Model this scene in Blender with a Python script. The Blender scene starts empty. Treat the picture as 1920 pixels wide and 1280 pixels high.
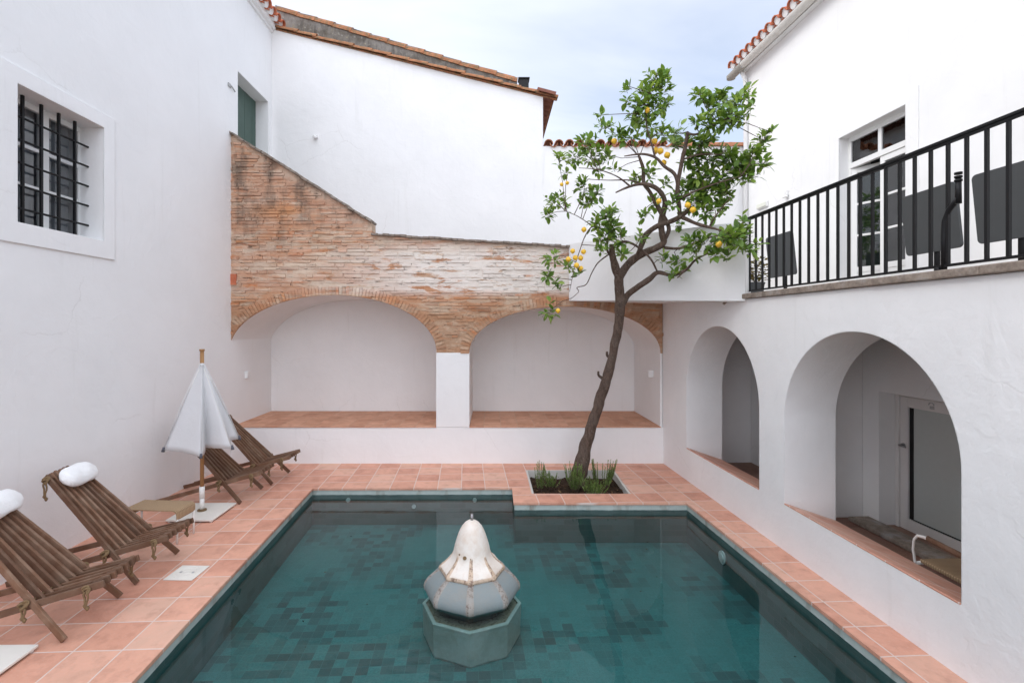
import bpy, bmesh, math, random
from mathutils import Vector, Matrix
from mathutils.geometry import tessellate_polygon
from mathutils import noise as mnoise
R = math.radians
PI = math.pi
random.seed(7)
S = bpy.context.scene
C = S.collection

# ------------------------------------------------------------------ camera numbers
F, CX, CY, H = 919.0, 920.0, 612.0, 2.4
def at(x, y, d):
    return Vector(((x - CX) * d / F, d, H - (y - CY) * d / F))

# right side of the court: a frame turned a little; n = into the wall, u = towards the camera
AR = math.atan(0.036)
CA, SA = math.cos(AR), math.sin(AR)
PR = (3.03, 8.62)
def RU(px, n, py=None):
    r = (px - CX) / F
    Y = (n + PR[0] * CA + PR[1] * SA) / (r * CA + SA)
    X = r * Y
    u = (X - PR[0]) * SA - (Y - PR[1]) * CA
    if py is None: return u
    return u, H - (py - CY) * Y / F
def RW(n, u, z):
    return Vector((PR[0] + n * CA + u * SA, PR[1] + n * SA - u * CA, z))

# ------------------------------------------------------------------ scene graph helpers
def tag(o, label, cat, group=None, kind=None):
    if label: o['label'] = label
    if cat: o['category'] = cat
    if group: o['group'] = group
    if kind: o['kind'] = kind
    return o
def thing(name, label, cat, loc=(0, 0, 0), rz=0.0, group=None):
    o = bpy.data.objects.new(name, None); C.objects.link(o)
    o.location = loc; o.rotation_euler = (0, 0, rz); o.empty_display_size = 0.1
    return tag(o, label, cat, group)
def dup(root, loc, rz, label, group=None):
    r = root.copy(); C.objects.link(r); r.location = loc; r.rotation_euler = (0, 0, rz)
    r['label'] = label
    if group: r['group'] = group
    for ch in list(root.children):
        c = ch.copy(); C.objects.link(c); c.parent = r
        for g in list(ch.children):
            d = g.copy(); C.objects.link(d); d.parent = c
    return r

class MB:
    def __init__(s): s.v = []; s.f = []; s.col = None; s.sm = []
    def add(s, vs, fs, smooth=False):
        b = len(s.v); s.v += [tuple(p) for p in vs]
        for f in fs: s.f.append(tuple(i + b for i in f)); s.sm.append(smooth)
    def paint(s, c, n):
        if s.col is None: s.col = []
        s.col += [c] * n
    def quad(s, a, b, c, d): s.add([a, b, c, d], [(0, 1, 2, 3)])
    def box(s, x0, x1, y0, y1, z0, z1):
        s.add([(x0,y0,z0),(x1,y0,z0),(x1,y1,z0),(x0,y1,z0),(x0,y0,z1),(x1,y0,z1),(x1,y1,z1),(x0,y1,z1)],
              [(3,2,1,0),(4,5,6,7),(0,1,5,4),(1,2,6,5),(2,3,7,6),(3,0,4,7)])
    def beam(s, p, q, w, h, up=(0, 0, 1)):
        p, q = Vector(p), Vector(q); d = (q - p).normalized(); up = Vector(up)
        sd = d.cross(up).normalized(); un = sd.cross(d)
        o = [sd*(-w/2)+un*(-h/2), sd*(w/2)+un*(-h/2), sd*(w/2)+un*(h/2), sd*(-w/2)+un*(h/2)]
        s.add([p+k for k in o]+[q+k for k in o], [(3,2,1,0),(4,5,6,7),(0,1,5,4),(1,2,6,5),(2,3,7,6),(3,0,4,7)])
    def tube(s, pts, rad, seg=8, caps=True, smooth=True):
        pts = [Vector(p) for p in pts]; n = len(pts)
        if not isinstance(rad, (list, tuple)): rad = [rad] * n
        ref = None; vs = []
        for i in range(n):
            t = (pts[min(i+1, n-1)] - pts[max(i-1, 0)])
            t = t.normalized() if t.length > 1e-9 else Vector((0, 0, 1))
            if ref is None:
                ref = Vector((0, 0, 1)) if abs(t.z) < .9 else Vector((1, 0, 0))
            a = (ref - t * ref.dot(t))
            if a.length < 1e-6: a = t.orthogonal()
            a.normalize(); ref = a; b = t.cross(a)
            for k in range(seg):
                an = 2*PI*k/seg
                vs.append(pts[i] + (a*math.cos(an) + b*math.sin(an))*rad[i])
        fs = []
        for i in range(n-1):
            for k in range(seg):
                k2 = (k+1) % seg
                fs.append((i*seg+k, i*seg+k2, (i+1)*seg+k2, (i+1)*seg+k))
        s.add(vs, fs, smooth)
        if caps:
            b = len(s.v) - n*seg
            s.f.append(tuple(b + k for k in range(seg))[::-1]); s.sm.append(False)
            s.f.append(tuple(b + (n-1)*seg + k for k in range(seg))); s.sm.append(False)
    def lathe(s, prof, seg=32, fr=None, smooth=True, c=(0, 0)):
        vs = []
        for (r, z) in prof:
            for k in range(seg):
                th = 2*PI*k/seg
                rr = r if fr is None else fr(r, z, th)
                vs.append((c[0] + rr*math.cos(th), c[1] + rr*math.sin(th), z))
        fs = []
        for i in range(len(prof)-1):
            for k in range(seg):
                k2 = (k+1) % seg
                fs.append((i*seg+k, i*seg+k2, (i+1)*seg+k2, (i+1)*seg+k))
        fs.append(tuple(range(seg))[::-1]); fs.append(tuple((len(prof)-1)*seg + k for k in range(seg)))
        s.add(vs, fs, smooth)
    def prism(s, poly, z0, z1):
        n = len(poly)
        s.add([(x, y, z0) for x, y in poly] + [(x, y, z1) for x, y in poly],
              [tuple(range(n))[::-1], tuple(range(n, 2*n))] + [(i, (i+1) % n, (i+1) % n + n, i+n) for i in range(n)])
    def barrel(s, a, b, r0, r1, up=(0, 0, 1), seg=7, th=0.014, flip=False):
        # a clay barrel tile: half tube shell from a to b
        a, b = Vector(a), Vector(b); d = (b-a).normalized(); sd = d.cross(Vector(up)).normalized(); un = sd.cross(d)
        if flip: un = -un
        vs = []
        for (p, r) in ((a, r0), (b, r1)):
            for rr in (r, r - th):
                for k in range(seg+1):
                    an = PI*k/seg
                    vs.append(p + sd*math.cos(an)*rr + un*math.sin(an)*rr)
        m = seg+1; fs = []
        for k in range(seg):
            fs += [(k, k+1, 2*m+k+1, 2*m+k), (m+k+1, m+k, 3*m+k, 3*m+k+1), (k+1, k, m+k, m+k+1), (2*m+k, 2*m+k+1, 3*m+k+1, 3*m+k)]
        fs += [(0, 2*m, 3*m, m), (seg, m+seg, 3*m+seg, 2*m+seg)]
        s.add(vs, fs)
    def build(s, name, mat, parent=None, merge=False, bevel=0, sub=0, seg=2, solid=0):
        me = bpy.data.meshes.new(name); me.from_pydata(s.v, [], s.f); me.update()
        if len(s.sm) == len(me.polygons): me.polygons.foreach_set('use_smooth', s.sm)
        if s.col:
            ca = me.color_attributes.new('Col', 'FLOAT_COLOR', 'POINT')
            for i, c in enumerate(s.col): ca.data[i].color = (c[0], c[1], c[2], 1)
        if merge:
            bm = bmesh.new(); bm.from_mesh(me)
            bmesh.ops.remove_doubles(bm, verts=bm.verts, dist=1e-5)
            bmesh.ops.recalc_face_normals(bm, faces=bm.faces)
            bm.to_mesh(me); bm.free()
        o = bpy.data.objects.new(name, me); C.objects.link(o)
        if mat: me.materials.append(mat)
        if parent: o.parent = parent
        if solid:
            m = o.modifiers.new('Solid', 'SOLIDIFY'); m.thickness = solid; m.offset = 0
        if bevel:
            m = o.modifiers.new('Bevel', 'BEVEL'); m.width = bevel; m.segments = seg; m.limit_method = 'ANGLE'; m.angle_limit = R(40)
        if sub:
            m = o.modifiers.new('Sub', 'SUBSURF'); m.levels = sub; m.render_levels = sub
        return o

# ------------------------------------------------------------------ material helpers
class M:
    def __init__(s, name):
        s.m = bpy.data.materials.new(name); s.m.use_nodes = True; s.t = s.m.node_tree
        s.b = next(n for n in s.t.nodes if n.type == 'BSDF_PRINCIPLED')
        s.out = next(n for n in s.t.nodes if n.type == 'OUTPUT_MATERIAL')
        s.tc = None
    def n(s, typ, ins=None, **pr):
        nd = s.t.nodes.new('ShaderNode' + typ)
        for k, v in pr.items(): setattr(nd, k, v)
        for k, v in (ins or {}).items(): s.set(nd.inputs[k], v)
        return nd
    def set(s, sock, v):
        if isinstance(v, bpy.types.NodeSocket): s.t.links.new(v, sock)
        else:
            if sock.type == 'RGBA' and not hasattr(v, '__len__'): v = (v, v, v, 1)
            if sock.type == 'RGBA' and len(v) == 3: v = (*v, 1)
            sock.default_value = v
    def P(s, **kw):
        names = {'col': 'Base Color', 'rough': 'Roughness', 'metal': 'Metallic', 'spec': 'Specular IOR Level', 'normal': 'Normal', 'trans': 'Transmission Weight', 'ior': 'IOR', 'sheen': 'Sheen Weight', 'coat': 'Coat Weight'}
        for k, v in kw.items(): s.set(s.b.inputs[names[k]], v)
        return s
    def obj(s):
        if not s.tc: s.tc = s.n('TexCoord')
        return s.tc.outputs['Object']
    def pos(s): return s.n('NewGeometry').outputs['Position']
    def map(s, vec, scale=(1, 1, 1), rot=(0, 0, 0), loc=(0, 0, 0)):
        return s.n('Mapping', {'Vector': vec, 'Scale': scale, 'Rotation': rot, 'Location': loc}).outputs[0]
    def noise(s, vec, scale, detail=4, rough=.55, dist=0.0, out='Fac'):
        return s.n('TexNoise', {'Vector': vec, 'Scale': scale, 'Detail': detail, 'Roughness': rough, 'Distortion': dist}).outputs[out]
    def ramp(s, fac, stops, interp='LINEAR'):
        nd = s.n('ValToRGB', {'Fac': fac}); cr = nd.color_ramp; cr.interpolation = interp
        while len(cr.elements) < len(stops): cr.elements.new(.5)
        for e, (p, c) in zip(cr.elements, stops):
            e.position = p; e.color = (c, c, c, 1) if not hasattr(c, '__len__') else (*c[:3], 1)
        return nd.outputs['Color']
    def mix(s, fac, a, b, mode='MIX'):
        nd = s.n('Mix', data_type='RGBA', blend_type=mode)
        s.set(nd.inputs[0], fac); s.set(nd.inputs[6], a); s.set(nd.inputs[7], b)
        return nd.outputs[2]
    def math(s, op, a, b=0.0, c=0.0):
        nd = s.n('Math', operation=op); s.set(nd.inputs[0], a); s.set(nd.inputs[1], b); s.set(nd.inputs[2], c)
        return nd.outputs[0]
    def bump(s, h, strength=.3, dist=.01, normal=None):
        nd = s.n('Bump', {'Height': h, 'Strength': strength, 'Distance': dist})
        if normal is not None: s.set(nd.inputs['Normal'], normal)
        return nd.outputs[0]
    def round(s, r): return s.n('Bevel', {'Radius': r}, samples=4).outputs[0]

def plain(name, col, rough=.5, metal=0, spec=.5, var=.12, scale=20, bump=0, bd=.004):
    m = M(name); v = m.obj()
    nz = m.noise(v, scale, 4)
    c = m.mix(nz, [k*(1-var) for k in col], [min(1, k*(1+var)) for k in col])
    m.P(col=c, rough=rough, metal=metal, spec=spec)
    if bump: m.P(normal=m.bump(m.noise(v, scale*3, 3), bump, bd))
    return m.m

def plaster(name, col=(.80, .80, .79), edge=.014, rough_scale=1.0, stain=.10, bs=.24):
    m = M(name); v = m.pos()
    n1 = m.noise(v, 1.1, 5, .6)
    n2 = m.noise(v, 5.0 * rough_scale, 5, .6)
    n3 = m.noise(v, 45, 3, .6)
    c = m.mix(m.ramp(n1, [(.32, 0), (.68, 1)]), [k*(1-stain) for k in col], col)
    drips = m.noise(m.map(v, (7, 7, .55)), 1.0, 5, .65)
    c = m.mix(m.math('MULTIPLY', m.ramp(drips, [(.60, 0), (.80, 1)]), .22), c, (.56, .55, .51))
    # hairline cracks, few and broken up
    vo = m.n('TexVoronoi', {'Vector': m.n('Mix', {}, data_type='VECTOR').outputs[1], 'Scale': .9}, feature='DISTANCE_TO_EDGE')
    mixv = vo.inputs['Vector'].links[0].from_node
    m.set(mixv.inputs[0], .18); m.set(mixv.inputs[4], v); m.set(mixv.inputs[5], m.noise(v, 3, 5, .7, out='Color'))
    crack = m.math('MULTIPLY', m.ramp(vo.outputs['Distance'], [(0, 1), (.006, 0)]), m.ramp(m.noise(v, .7, 2), [(.56, 0), (.64, 1)]))
    c = m.mix(m.math('MULTIPLY', crack, .25), c, (.5, .48, .45))
    patch = m.ramp(m.noise(v, 1.7, 3, .5, .6), [(.47, 0), (.50, 1), (.56, 1), (.6, .3)])
    h = m.math('ADD', m.math('MULTIPLY', n2, .55), m.math('MULTIPLY', n3, .10))
    h = m.math('ADD', h, m.math('MULTIPLY', n1, .9))
    h = m.math('ADD', h, m.math('MULTIPLY', patch, .10))
    h = m.math('SUBTRACT', h, m.math('MULTIPLY', crack, .12))
    m.P(col=c, rough=.92, spec=.12, normal=m.bump(h, bs, .04, m.round(edge)))
    return m.m

def tiles(name, size, cols, rot=0.0, grout=(.50, .43, .38), gw=.012, off=(0, 0), edge=.008, rough=.55, axes='xy', cell2=None, lo=.0, patch=None, bump=.35, stain=True):
    m = M(name); v = m.pos()
    if axes == 'xz': v = m.n('CombineXYZ', {'X': m.n('SeparateXYZ', {'Vector': v}).outputs[0], 'Y': m.n('SeparateXYZ', {'Vector': v}).outputs[2]}).outputs[0]
    sx, sy = (size, size) if not hasattr(size, '__len__') else size
    q = m.n('Mapping', {'Vector': v, 'Rotation': (0, 0, rot), 'Location': (off[0], off[1], 0)}).outputs[0]
    sp = m.n('SeparateXYZ', {'Vector': q})
    ax = m.math('DIVIDE', sp.outputs[0], sx); ay = m.math('DIVIDE', sp.outputs[1], sy)
    wob = m.noise(v, 3.0, 2); wob2 = m.noise(m.map(v, loc=(5, 3, 1)), 3.0, 2)
    ax = m.math('ADD', ax, m.math('MULTIPLY', m.math('SUBTRACT', wob, .5), .02))
    ay = m.math('ADD', ay, m.math('MULTIPLY', m.math('SUBTRACT', wob2, .5), .02))
    fx, fy = m.math('FLOOR', ax), m.math('FLOOR', ay)
    cell = m.n('CombineXYZ', {'X': fx, 'Y': fy}).outputs[0]
    wn = m.n('TexWhiteNoise', {'Vector': cell}, noise_dimensions='2D')
    gx, gy = m.math('SUBTRACT', ax, fx), m.math('SUBTRACT', ay, fy)
    dx = m.math('MULTIPLY', m.math('MINIMUM', gx, m.math('SUBTRACT', 1.0, gx)), sx)
    dy = m.math('MULTIPLY', m.math('MINIMUM', gy, m.math('SUBTRACT', 1.0, gy)), sy)
    d = m.math('MINIMUM', dx, dy)
    gm = m.ramp(m.math('DIVIDE', d, gw), [(.28, 1), (.62, 0)])
    val = wn.outputs['Value']
    if patch:
        pn = m.noise(m.n('VectorMath', {0: cell, 1: (patch[0],)*3}, operation='MULTIPLY').outputs[0], 1.0, 2, .5)
        pm = m.ramp(pn, [(.44, 1), (.56, 0)]); wv = val
        val = m.mix(pm, m.math('ADD', .80, m.math('MULTIPLY', wv, .2)), m.math('POWER', wv, 1.25))
    c = m.ramp(val, [(i / (len(cols)-1), k) for i, k in enumerate(cols)])
    # mottling inside each tile, shifted per tile so that no two look alike
    sh = m.n('VectorMath', {0: v, 1: wn.outputs['Color']}, operation='ADD').outputs[0]
    if stain:
        mo = m.noise(sh, 2.6 / max(sx, .1) * .36, 5, .62, .5)
        c = m.mix(m.ramp(mo, [(.35, 0), (.75, .6)]), c, [min(1, k*1.35 + .06) for k in cols[len(cols)//2]])
        mo2 = m.noise(m.map(sh, loc=(9, 2, 4)), 7, 5, .6)
        c = m.mix(m.ramp(mo2, [(.50, 0), (.78, .45)]), c, [k*.62 for k in cols[0]])
        sp2 = m.noise(v, 60, 3, .6)
        c = m.mix(m.ramp(sp2, [(.55, 0), (.75, .25)]), c, (.62, .54, .47))
    if not stain: c = m.mix(m.ramp(m.noise(v, 55, 4, .7), [(.3, .55), (.7, 0)]), c, [k*.55 for k in cols[2]])
    c = m.mix(gm, c, grout)
    hh = m.math('SUBTRACT', m.math('MULTIPLY', m.noise(v, 22, 4), .35), gm)
    hh = m.math('ADD', hh, m.math('MULTIPLY', wn.outputs['Value'], .3))
    m.P(col=c, rough=m.mix(m.noise(v, 4), rough*.8, min(1, rough*1.25)), spec=.35,
        normal=m.bump(hh, bump, .006, m.round(edge) if edge else None))
    return m.m

MAT = {}
MAT['white'] = plaster('white_plaster', (.85, .848, .845), stain=.06)
MAT['white_left'] = plaster('white_plaster_left', (.85, .85, .85), stain=.04)
MAT['white_rough'] = plaster('white_plaster_rough', (.85, .85, .85), rough_scale=1.5, stain=.07, bs=.30)
MAT['concrete_white'] = plaster('pale_concrete', (.62, .60, .56), .006)
terr = [(.50, .225, .15), (.565, .27, .185), (.605, .305, .21), (.635, .345, .245), (.67, .42, .315)]
MAT['deck'] = tiles('terracotta_deck', .354, terr, rot=-.05, off=(.07, .12), grout=(.70, .57, .51))
MAT['sill'] = tiles('terracotta_sill', (1.2, .30), terr, rot=-.036, off=(.1, .05), gw=.012, grout=(.72, .58, .52))
MAT['bench_tile'] = tiles('terracotta_bench', .30, [(.44, .20, .115), (.50, .245, .145), (.54, .275, .17), (.57, .31, .20)], off=(.12, .0), grout=(.50, .33, .23), gw=.008, rough=.7)
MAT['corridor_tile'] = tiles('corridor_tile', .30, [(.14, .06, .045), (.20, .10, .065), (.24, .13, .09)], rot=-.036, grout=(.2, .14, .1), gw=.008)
pool_cols = [(.052, .094, .098), (.058, .118, .122), (.062, .155, .158), (.068, .205, .206), (.074, .235, .234)]
MAT['pool_floor'] = tiles('pool_mosaic_floor', .105, pool_cols, rot=-.05, grout=(.088, .20, .198), gw=.003, patch=(.11,), edge=0, rough=.5, bump=.2, stain=False)

def pool_wall_mat():
    m = M('pool_mosaic_wall'); v = m.pos()
    sp = m.n('SeparateXYZ', {'Vector': v})
    br = m.n('TexBrick', {'Vector': m.n('CombineXYZ', {'X': m.math('ADD', sp.outputs[0], sp.outputs[1]), 'Y': sp.outputs[2]}).outputs[0],
             'Color1': (.055, .12, .115, 1), 'Color2': (.085, .17, .165, 1), 'Mortar': (.1, .16, .155, 1), 'Scale': 1.0, 'Mortar Size': .003, 'Brick Width': .19, 'Row Height': .076})
    dry = m.ramp(sp.outputs[2], [(0, 0), (1, 1)])
    dz = m.math('ADD', sp.outputs[2], m.math('MULTIPLY', m.noise(v, 9, 4), .012))
    dry = m.math('GREATER_THAN', dz, -.098)
    lime = m.mix(m.noise(v, 5, 5, .65), (.36, .44, .42), (.72, .76, .72))
    lime = m.mix(m.ramp(m.noise(m.map(v, (1, 1, .4)), 4, 4), [(.56, 0), (.68, .8)]), lime, (.30, .24, .19))
    c = m.mix(dry, br.outputs['Color'], m.mix(.18, lime, br.outputs['Color']))
    m.P(col=c, rough=.5, normal=m.bump(br.outputs['Fac'], -.2, .004))
    return m.m
MAT['pool_wall'] = pool_wall_mat()

def water_mat():
    m = M('pool_water'); v = m.pos()
    nb = m.bump(m.math('ADD', m.noise(v, 2.2, 2), m.math('MULTIPLY', m.noise(v, 9, 2), .25)), .10, .012)
    tr = m.n('BsdfTransparent', {'Color': (.74, .93, .925, 1)})
    gl = m.n('BsdfGlossy', {'Color': (1, 1, 1, 1), 'Roughness': .015, 'Normal': nb})
    fr = m.n('Fresnel', {'IOR': 1.333, 'Normal': nb})
    mx = m.n('MixShader', {0: fr.outputs[0], 1: tr.outputs[0], 2: gl.outputs[0]})
    m.t.links.new(mx.outputs[0], m.out.inputs['Surface'])
    return m.m
MAT['water'] = water_mat()

def brick_mat():
    m = M('weathered_brick'); v = m.pos()
    at_ = m.n('Attribute', attribute_name='Col').outputs['Color']
    sp = m.n('SeparateXYZ', {'Vector': v}).outputs
    st = m.noise(m.map(v, (2.2, 2.2, 11)), 1.0, 6, .68, .4)
    big = m.noise(v, 1.3, 4, .6)
    c = m.mix(m.ramp(m.noise(v, 38, 4, .7), [(.35, 0), (.75, .55)]), at_, m.mix(.5, at_, (.20, .11, .07)))
    smear = m.math('MULTIPLY', m.ramp(st, [(.36, 0), (.52, 1)]), m.ramp(big, [(.30, .55), (.60, 1)]))
    c = m.mix(m.math('MULTIPLY', smear, .72), c, m.mix(m.noise(v, 6, 4), (.56, .385, .265), (.76, .64, .51)))
    wx = m.ramp(m.math('DIVIDE', m.math('ADD', sp[0], 4.6), 7.6), [(.20, .15), (.45, 1), (.84, 1), (.92, .5)])
    rust = m.ramp(m.noise(m.map(v, (1.1, 1.1, 5.5), loc=(2, 8, 4)), 1.0, 6, .68, .5), [(.47, 0), (.55, 1)])
    c = m.mix(m.math('MULTIPLY', rust, .60), c, m.mix(m.noise(v, 18, 4), (.40, .145, .055), (.60, .25, .10)))
    low = m.ramp(m.math('DIVIDE', m.math('SUBTRACT', sp[2], 1.9), 1.0), [(.7, 1), (1.1, 0)])
    c = m.mix(m.math('MULTIPLY', m.math('MULTIPLY', low, m.ramp(m.noise(v, 9, 5, .7), [(.35, .3), (.6, 1)])), .75), c, m.mix(m.noise(v, 30, 4, .7), (.24, .12, .065), (.50, .31, .19)))
    dv_ = m.n('VectorMath', {0: m.n('VectorMath', {0: v, 1: (-3.78, 8.6, 4.42)}, operation='SUBTRACT').outputs[0], 1: (1.0, 1.0, 3.2)}, operation='MULTIPLY').outputs[0]
    dl = m.math('ADD', m.n('VectorMath', {0: dv_}, operation='LENGTH').outputs['Value'], m.math('MULTIPLY', m.noise(m.map(v, (4, 4, 14)), 1.0, 4, .7), .7))
    c = m.mix(m.ramp(dl, [(.62, .85), (.95, 0)]), c, (.60, .25, .08))
    white = m.math('MULTIPLY', m.ramp(m.noise(m.map(v, (1.6, 1.6, 8), loc=(3, 1, 2)), 1.0, 6, .7, .6), [(.40, 0), (.47, 1)]), wx)
    white = m.math('MULTIPLY', white, m.ramp(m.math('DIVIDE', m.math('SUBTRACT', sp[2], 2.9), 1.0), [(0, 0), (.15, 1), (.75, 1), (1, .2)]))
    c = m.mix(m.math('MULTIPLY', white, .88), c, m.mix(m.noise(v, 9, 4), (.74, .67, .60), (.86, .83, .79)))
    pink = m.ramp(m.math('DIVIDE', m.math('SUBTRACT', sp[2], 4.0), 1.8), [(0, 0), (.15, 1)])
    c = m.mix(m.math('MULTIPLY', m.math('MULTIPLY', pink, m.ramp(big, [(.35, .3), (.65, .75)])), .7), c, (.50, .34, .26))
    soot = m.math('MULTIPLY', m.ramp(m.noise(m.map(v, (3.4, 3.4, 1.5), loc=(7, 0, 1)), 1.0, 5, .65), [(.47, 0), (.62, 1)]), m.ramp(m.math('DIVIDE', m.math('SUBTRACT', sp[2], 3.4), 2.2), [(.1, 0), (.45, .75), (1, 1)]))
    c = m.mix(m.math('MULTIPLY', soot, .75), c, (.10, .08, .065))
    pits = m.ramp(m.noise(m.map(v, (7, 7, 26)), 1.0, 4, .65), [(.30, 1), (.37, 0)])
    c = m.mix(m.math('MULTIPLY', pits, .55), c, (.14, .075, .045))
    h = m.math('ADD', m.math('MULTIPLY', st, .8), m.math('MULTIPLY', m.noise(v, 24, 5, .7), .6))
    h = m.math('SUBTRACT', h, m.math('MULTIPLY', pits, .8))
    m.P(col=c, rough=.95, spec=.1, normal=m.bump(h, .8, .018))
    return m.m
MAT['brick'] = brick_mat()

def moss_mat():
    m = M('mossy_render'); v = m.pos()
    a = m.noise(v, 3.5, 6, .7); b = m.noise(m.map(v, (9, 9, 2.2)), 1.0, 5, .7)
    c = m.mix(m.ramp(a, [(.35, 0), (.65, 1)]), (.12, .105, .085), (.27, .255, .235))
    c = m.mix(m.ramp(b, [(.48, 0), (.70, .8)]), c, (.055, .05, .045))
    c = m.mix(m.ramp(m.noise(v, 7, 5, .7), [(.55, 0), (.72, .65)]), c, (.20, .15, .05))
    c = m.mix(m.ramp(m.noise(v, 14, 5, .7), [(.60, 0), (.72, .6)]), c, (.52, .50, .47))
    m.P(col=c, rough=.95, spec=.1, normal=m.bump(a, .6, .03)); return m.m
MAT['moss'] = moss_mat()

def clay_mat(name, a, b, moss=.3):
    m = M(name); v = m.pos()
    nz = m.noise(v, 6, 5, .65)
    c = m.mix(m.ramp(nz, [(.3, 0), (.7, 1)]), a, b)
    c = m.mix(m.math('MULTIPLY', m.ramp(m.noise(v, 15, 5, .7), [(.5-.05*(moss > .95), 0), (.68-.04*(moss > .95), 1)]), moss), c, (.17, .135, .075))
    m.P(col=c, rough=.9, spec=.15, normal=m.bump(m.noise(v, 40, 4), .3, .006)); return m.m
MAT['clay'] = clay_mat('clay_tile', (.34, .13, .07), (.52, .25, .15))
MAT['clay_old'] = clay_mat('old_clay_tile', (.28, .11, .055), (.48, .22, .115), 1.0)
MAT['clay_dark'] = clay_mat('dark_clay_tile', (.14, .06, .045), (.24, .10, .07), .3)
MAT['clay_red'] = clay_mat('red_clay_tile', (.44, .12, .065), (.56, .20, .11), .08)

def wood_mat(name, a, b, grey):
    m = M(name); v = m.obj()
    oi = m.n('ObjectInfo').outputs['Random']
    vv = m.n('VectorMath', {0: v, 1: m.n('CombineXYZ', {'X': m.math('MULTIPLY', oi, 13), 'Y': m.math('MULTIPLY', oi, 31)}).outputs[0]}, operation='ADD').outputs[0]
    g = m.noise(m.map(vv, (5, 90, 5)), 1.0, 5, .65, .4)
    c = m.mix(g, a, b)
    c = m.mix(m.ramp(m.noise(vv, 5, 4), [(.45, 0), (.7, .7)]), c, grey)
    c = m.mix(m.math('MULTIPLY', oi, .6), c, [k*.55 for k in a])
    m.P(col=c, rough=.7, spec=.3, normal=m.bump(g, .35, .004)); return m.m
MAT['wood'] = wood_mat('weathered_hardwood', (.120, .058, .034), (.255, .138, .082), (.32, .225, .160))
MAT['pole_wood'] = wood_mat('honey_wood', (.42, .22, .09), (.55, .31, .14), (.50, .28, .12))
MAT['rope'] = plain('jute_rope', (.20, .13, .065), .95, var=.35, scale=160, bump=.6)
MAT['black'] = plain('black_iron', (.006, .006, .007), .5, .0, .3, .3, 40)
MAT['metal_white'] = plain('white_metal', (.78, .77, .74), .4, var=.03)
MAT['plate_white'] = plain('white_plate', (.74, .71, .65), .5, var=.08, scale=5)
MAT['wood_white'] = plain('white_joinery', (.80, .80, .79), .45, var=.03)
MAT['door_white'] = plain('white_door', (.72, .70, .68), .45, var=.03)
MAT['green'] = plain('green_shutter_paint', (.060, .105, .085), .55, var=.15, scale=8)
MAT['green_dark'] = plain('dark_green_shutter', (.02, .05, .038), .6, var=.2, scale=8)
MAT['table'] = plain('charcoal_laminate', (.060, .064, .066), .6, var=.06)
MAT['fitting'] = plain('white_plastic', (.78, .78, .77), .4, var=.02)
MAT['cream_fitting'] = plain('cream_plastic', (.74, .75, .66), .4, var=.02)
MAT['grey_fitting'] = plain('grey_metal', (.42, .42, .42), .4, .3, var=.1)
MAT['gutter'] = plain('pale_gutter', (.62, .60, .56), .5, var=.15, scale=6)
MAT['gutter_old'] = plain('weathered_gutter', (.36, .34, .30), .6, var=.3, scale=12)
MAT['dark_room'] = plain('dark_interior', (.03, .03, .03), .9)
MAT['curtain'] = plain('grey_curtain', (.36, .37, .41), .9, var=.08)
MAT['blind'] = plain('pale_blind', (.40, .40, .40), .9, var=.05)
MAT['stone'] = None
def stone_mat():
    m = M('brown_stone'); v = m.pos()
    a = m.noise(v, 14, 6, .7)
    c = m.mix(m.ramp(a, [(.3, 0), (.7, 1)]), (.16, .125, .10), (.36, .30, .25))
    c = m.mix(m.ramp(m.noise(v, 5, 4), [(.55, 0), (.7, .6)]), c, (.42, .41, .40))
    m.P(col=c, rough=.9, normal=m.bump(a, .6, .012, m.round(.01))); return m.m
MAT['stone'] = stone_mat()
def weave_mat():
    m = M('woven_cord'); v = m.obj()
    w1 = m.n('TexWave', {'Vector': v, 'Scale': 28, 'Distortion': .6, 'Detail': 1}, bands_direction='X').outputs['Fac']
    w2 = m.n('TexWave', {'Vector': v, 'Scale': 14, 'Distortion': .4}, bands_direction='Y').outputs['Fac']
    c = m.mix(m.math('MULTIPLY', w1, w2), (.27, .175, .095), (.50, .36, .22))
    m.P(col=c, rough=.85, normal=m.bump(m.math('ADD', w1, w2), .5, .004)); return m.m
MAT['weave'] = weave_mat()
def terry_mat():
    m = M('white_terry'); v = m.obj()
    h = m.math('ADD', m.noise(v, 120, 3), m.math('MULTIPLY', m.noise(v, 14, 4), 1.6))
    m.P(col=(.84, .84, .84), rough=1.0, spec=.1, sheen=.3, normal=m.bump(h, .5, .01)); return m.m
MAT['terry'] = terry_mat()
def canvas_mat(name, col):
    m = M(name); v = m.obj()
    h = m.math('ADD', m.noise(v, 200, 2), m.math('MULTIPLY', m.noise(v, 9, 4, .6, .5), 2.0))
    tl = m.n('BsdfTranslucent', {'Color': (*[k*.9 for k in col], 1)})
    m.P(col=m.mix(m.noise(v, 4, 4), [k*.9 for k in col], col), rough=.95, spec=.1, normal=m.bump(h, .3, .012))
    mx = m.n('MixShader', {0: .12, 1: m.b.outputs[0], 2: tl.outputs[0]})
    m.t.links.new(mx.outputs[0], m.out.inputs['Surface']); return m.m
MAT['canvas'] = canvas_mat('grey_white_canvas', (.76, .76, .77))
MAT['canvas_edge'] = plain('dark_canvas_binding', (.10, .10, .12), .9)
def glass_mat(name, tint, rough=.02):
    m = M(name)
    tr = m.n('BsdfTransparent', {'Color': (*tint, 1)}); gl = m.n('BsdfGlossy', {'Roughness': rough})
    fr = m.n('Fresnel', {'IOR': 1.5}); f2 = m.math('ADD', m.math('MULTIPLY', fr.outputs[0], 1.2), .06)
    mx = m.n('MixShader', {0: f2, 1: tr.outputs[0], 2: gl.outputs[0]})
    m.t.links.new(mx.outputs[0], m.out.inputs['Surface']); return m.m
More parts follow.
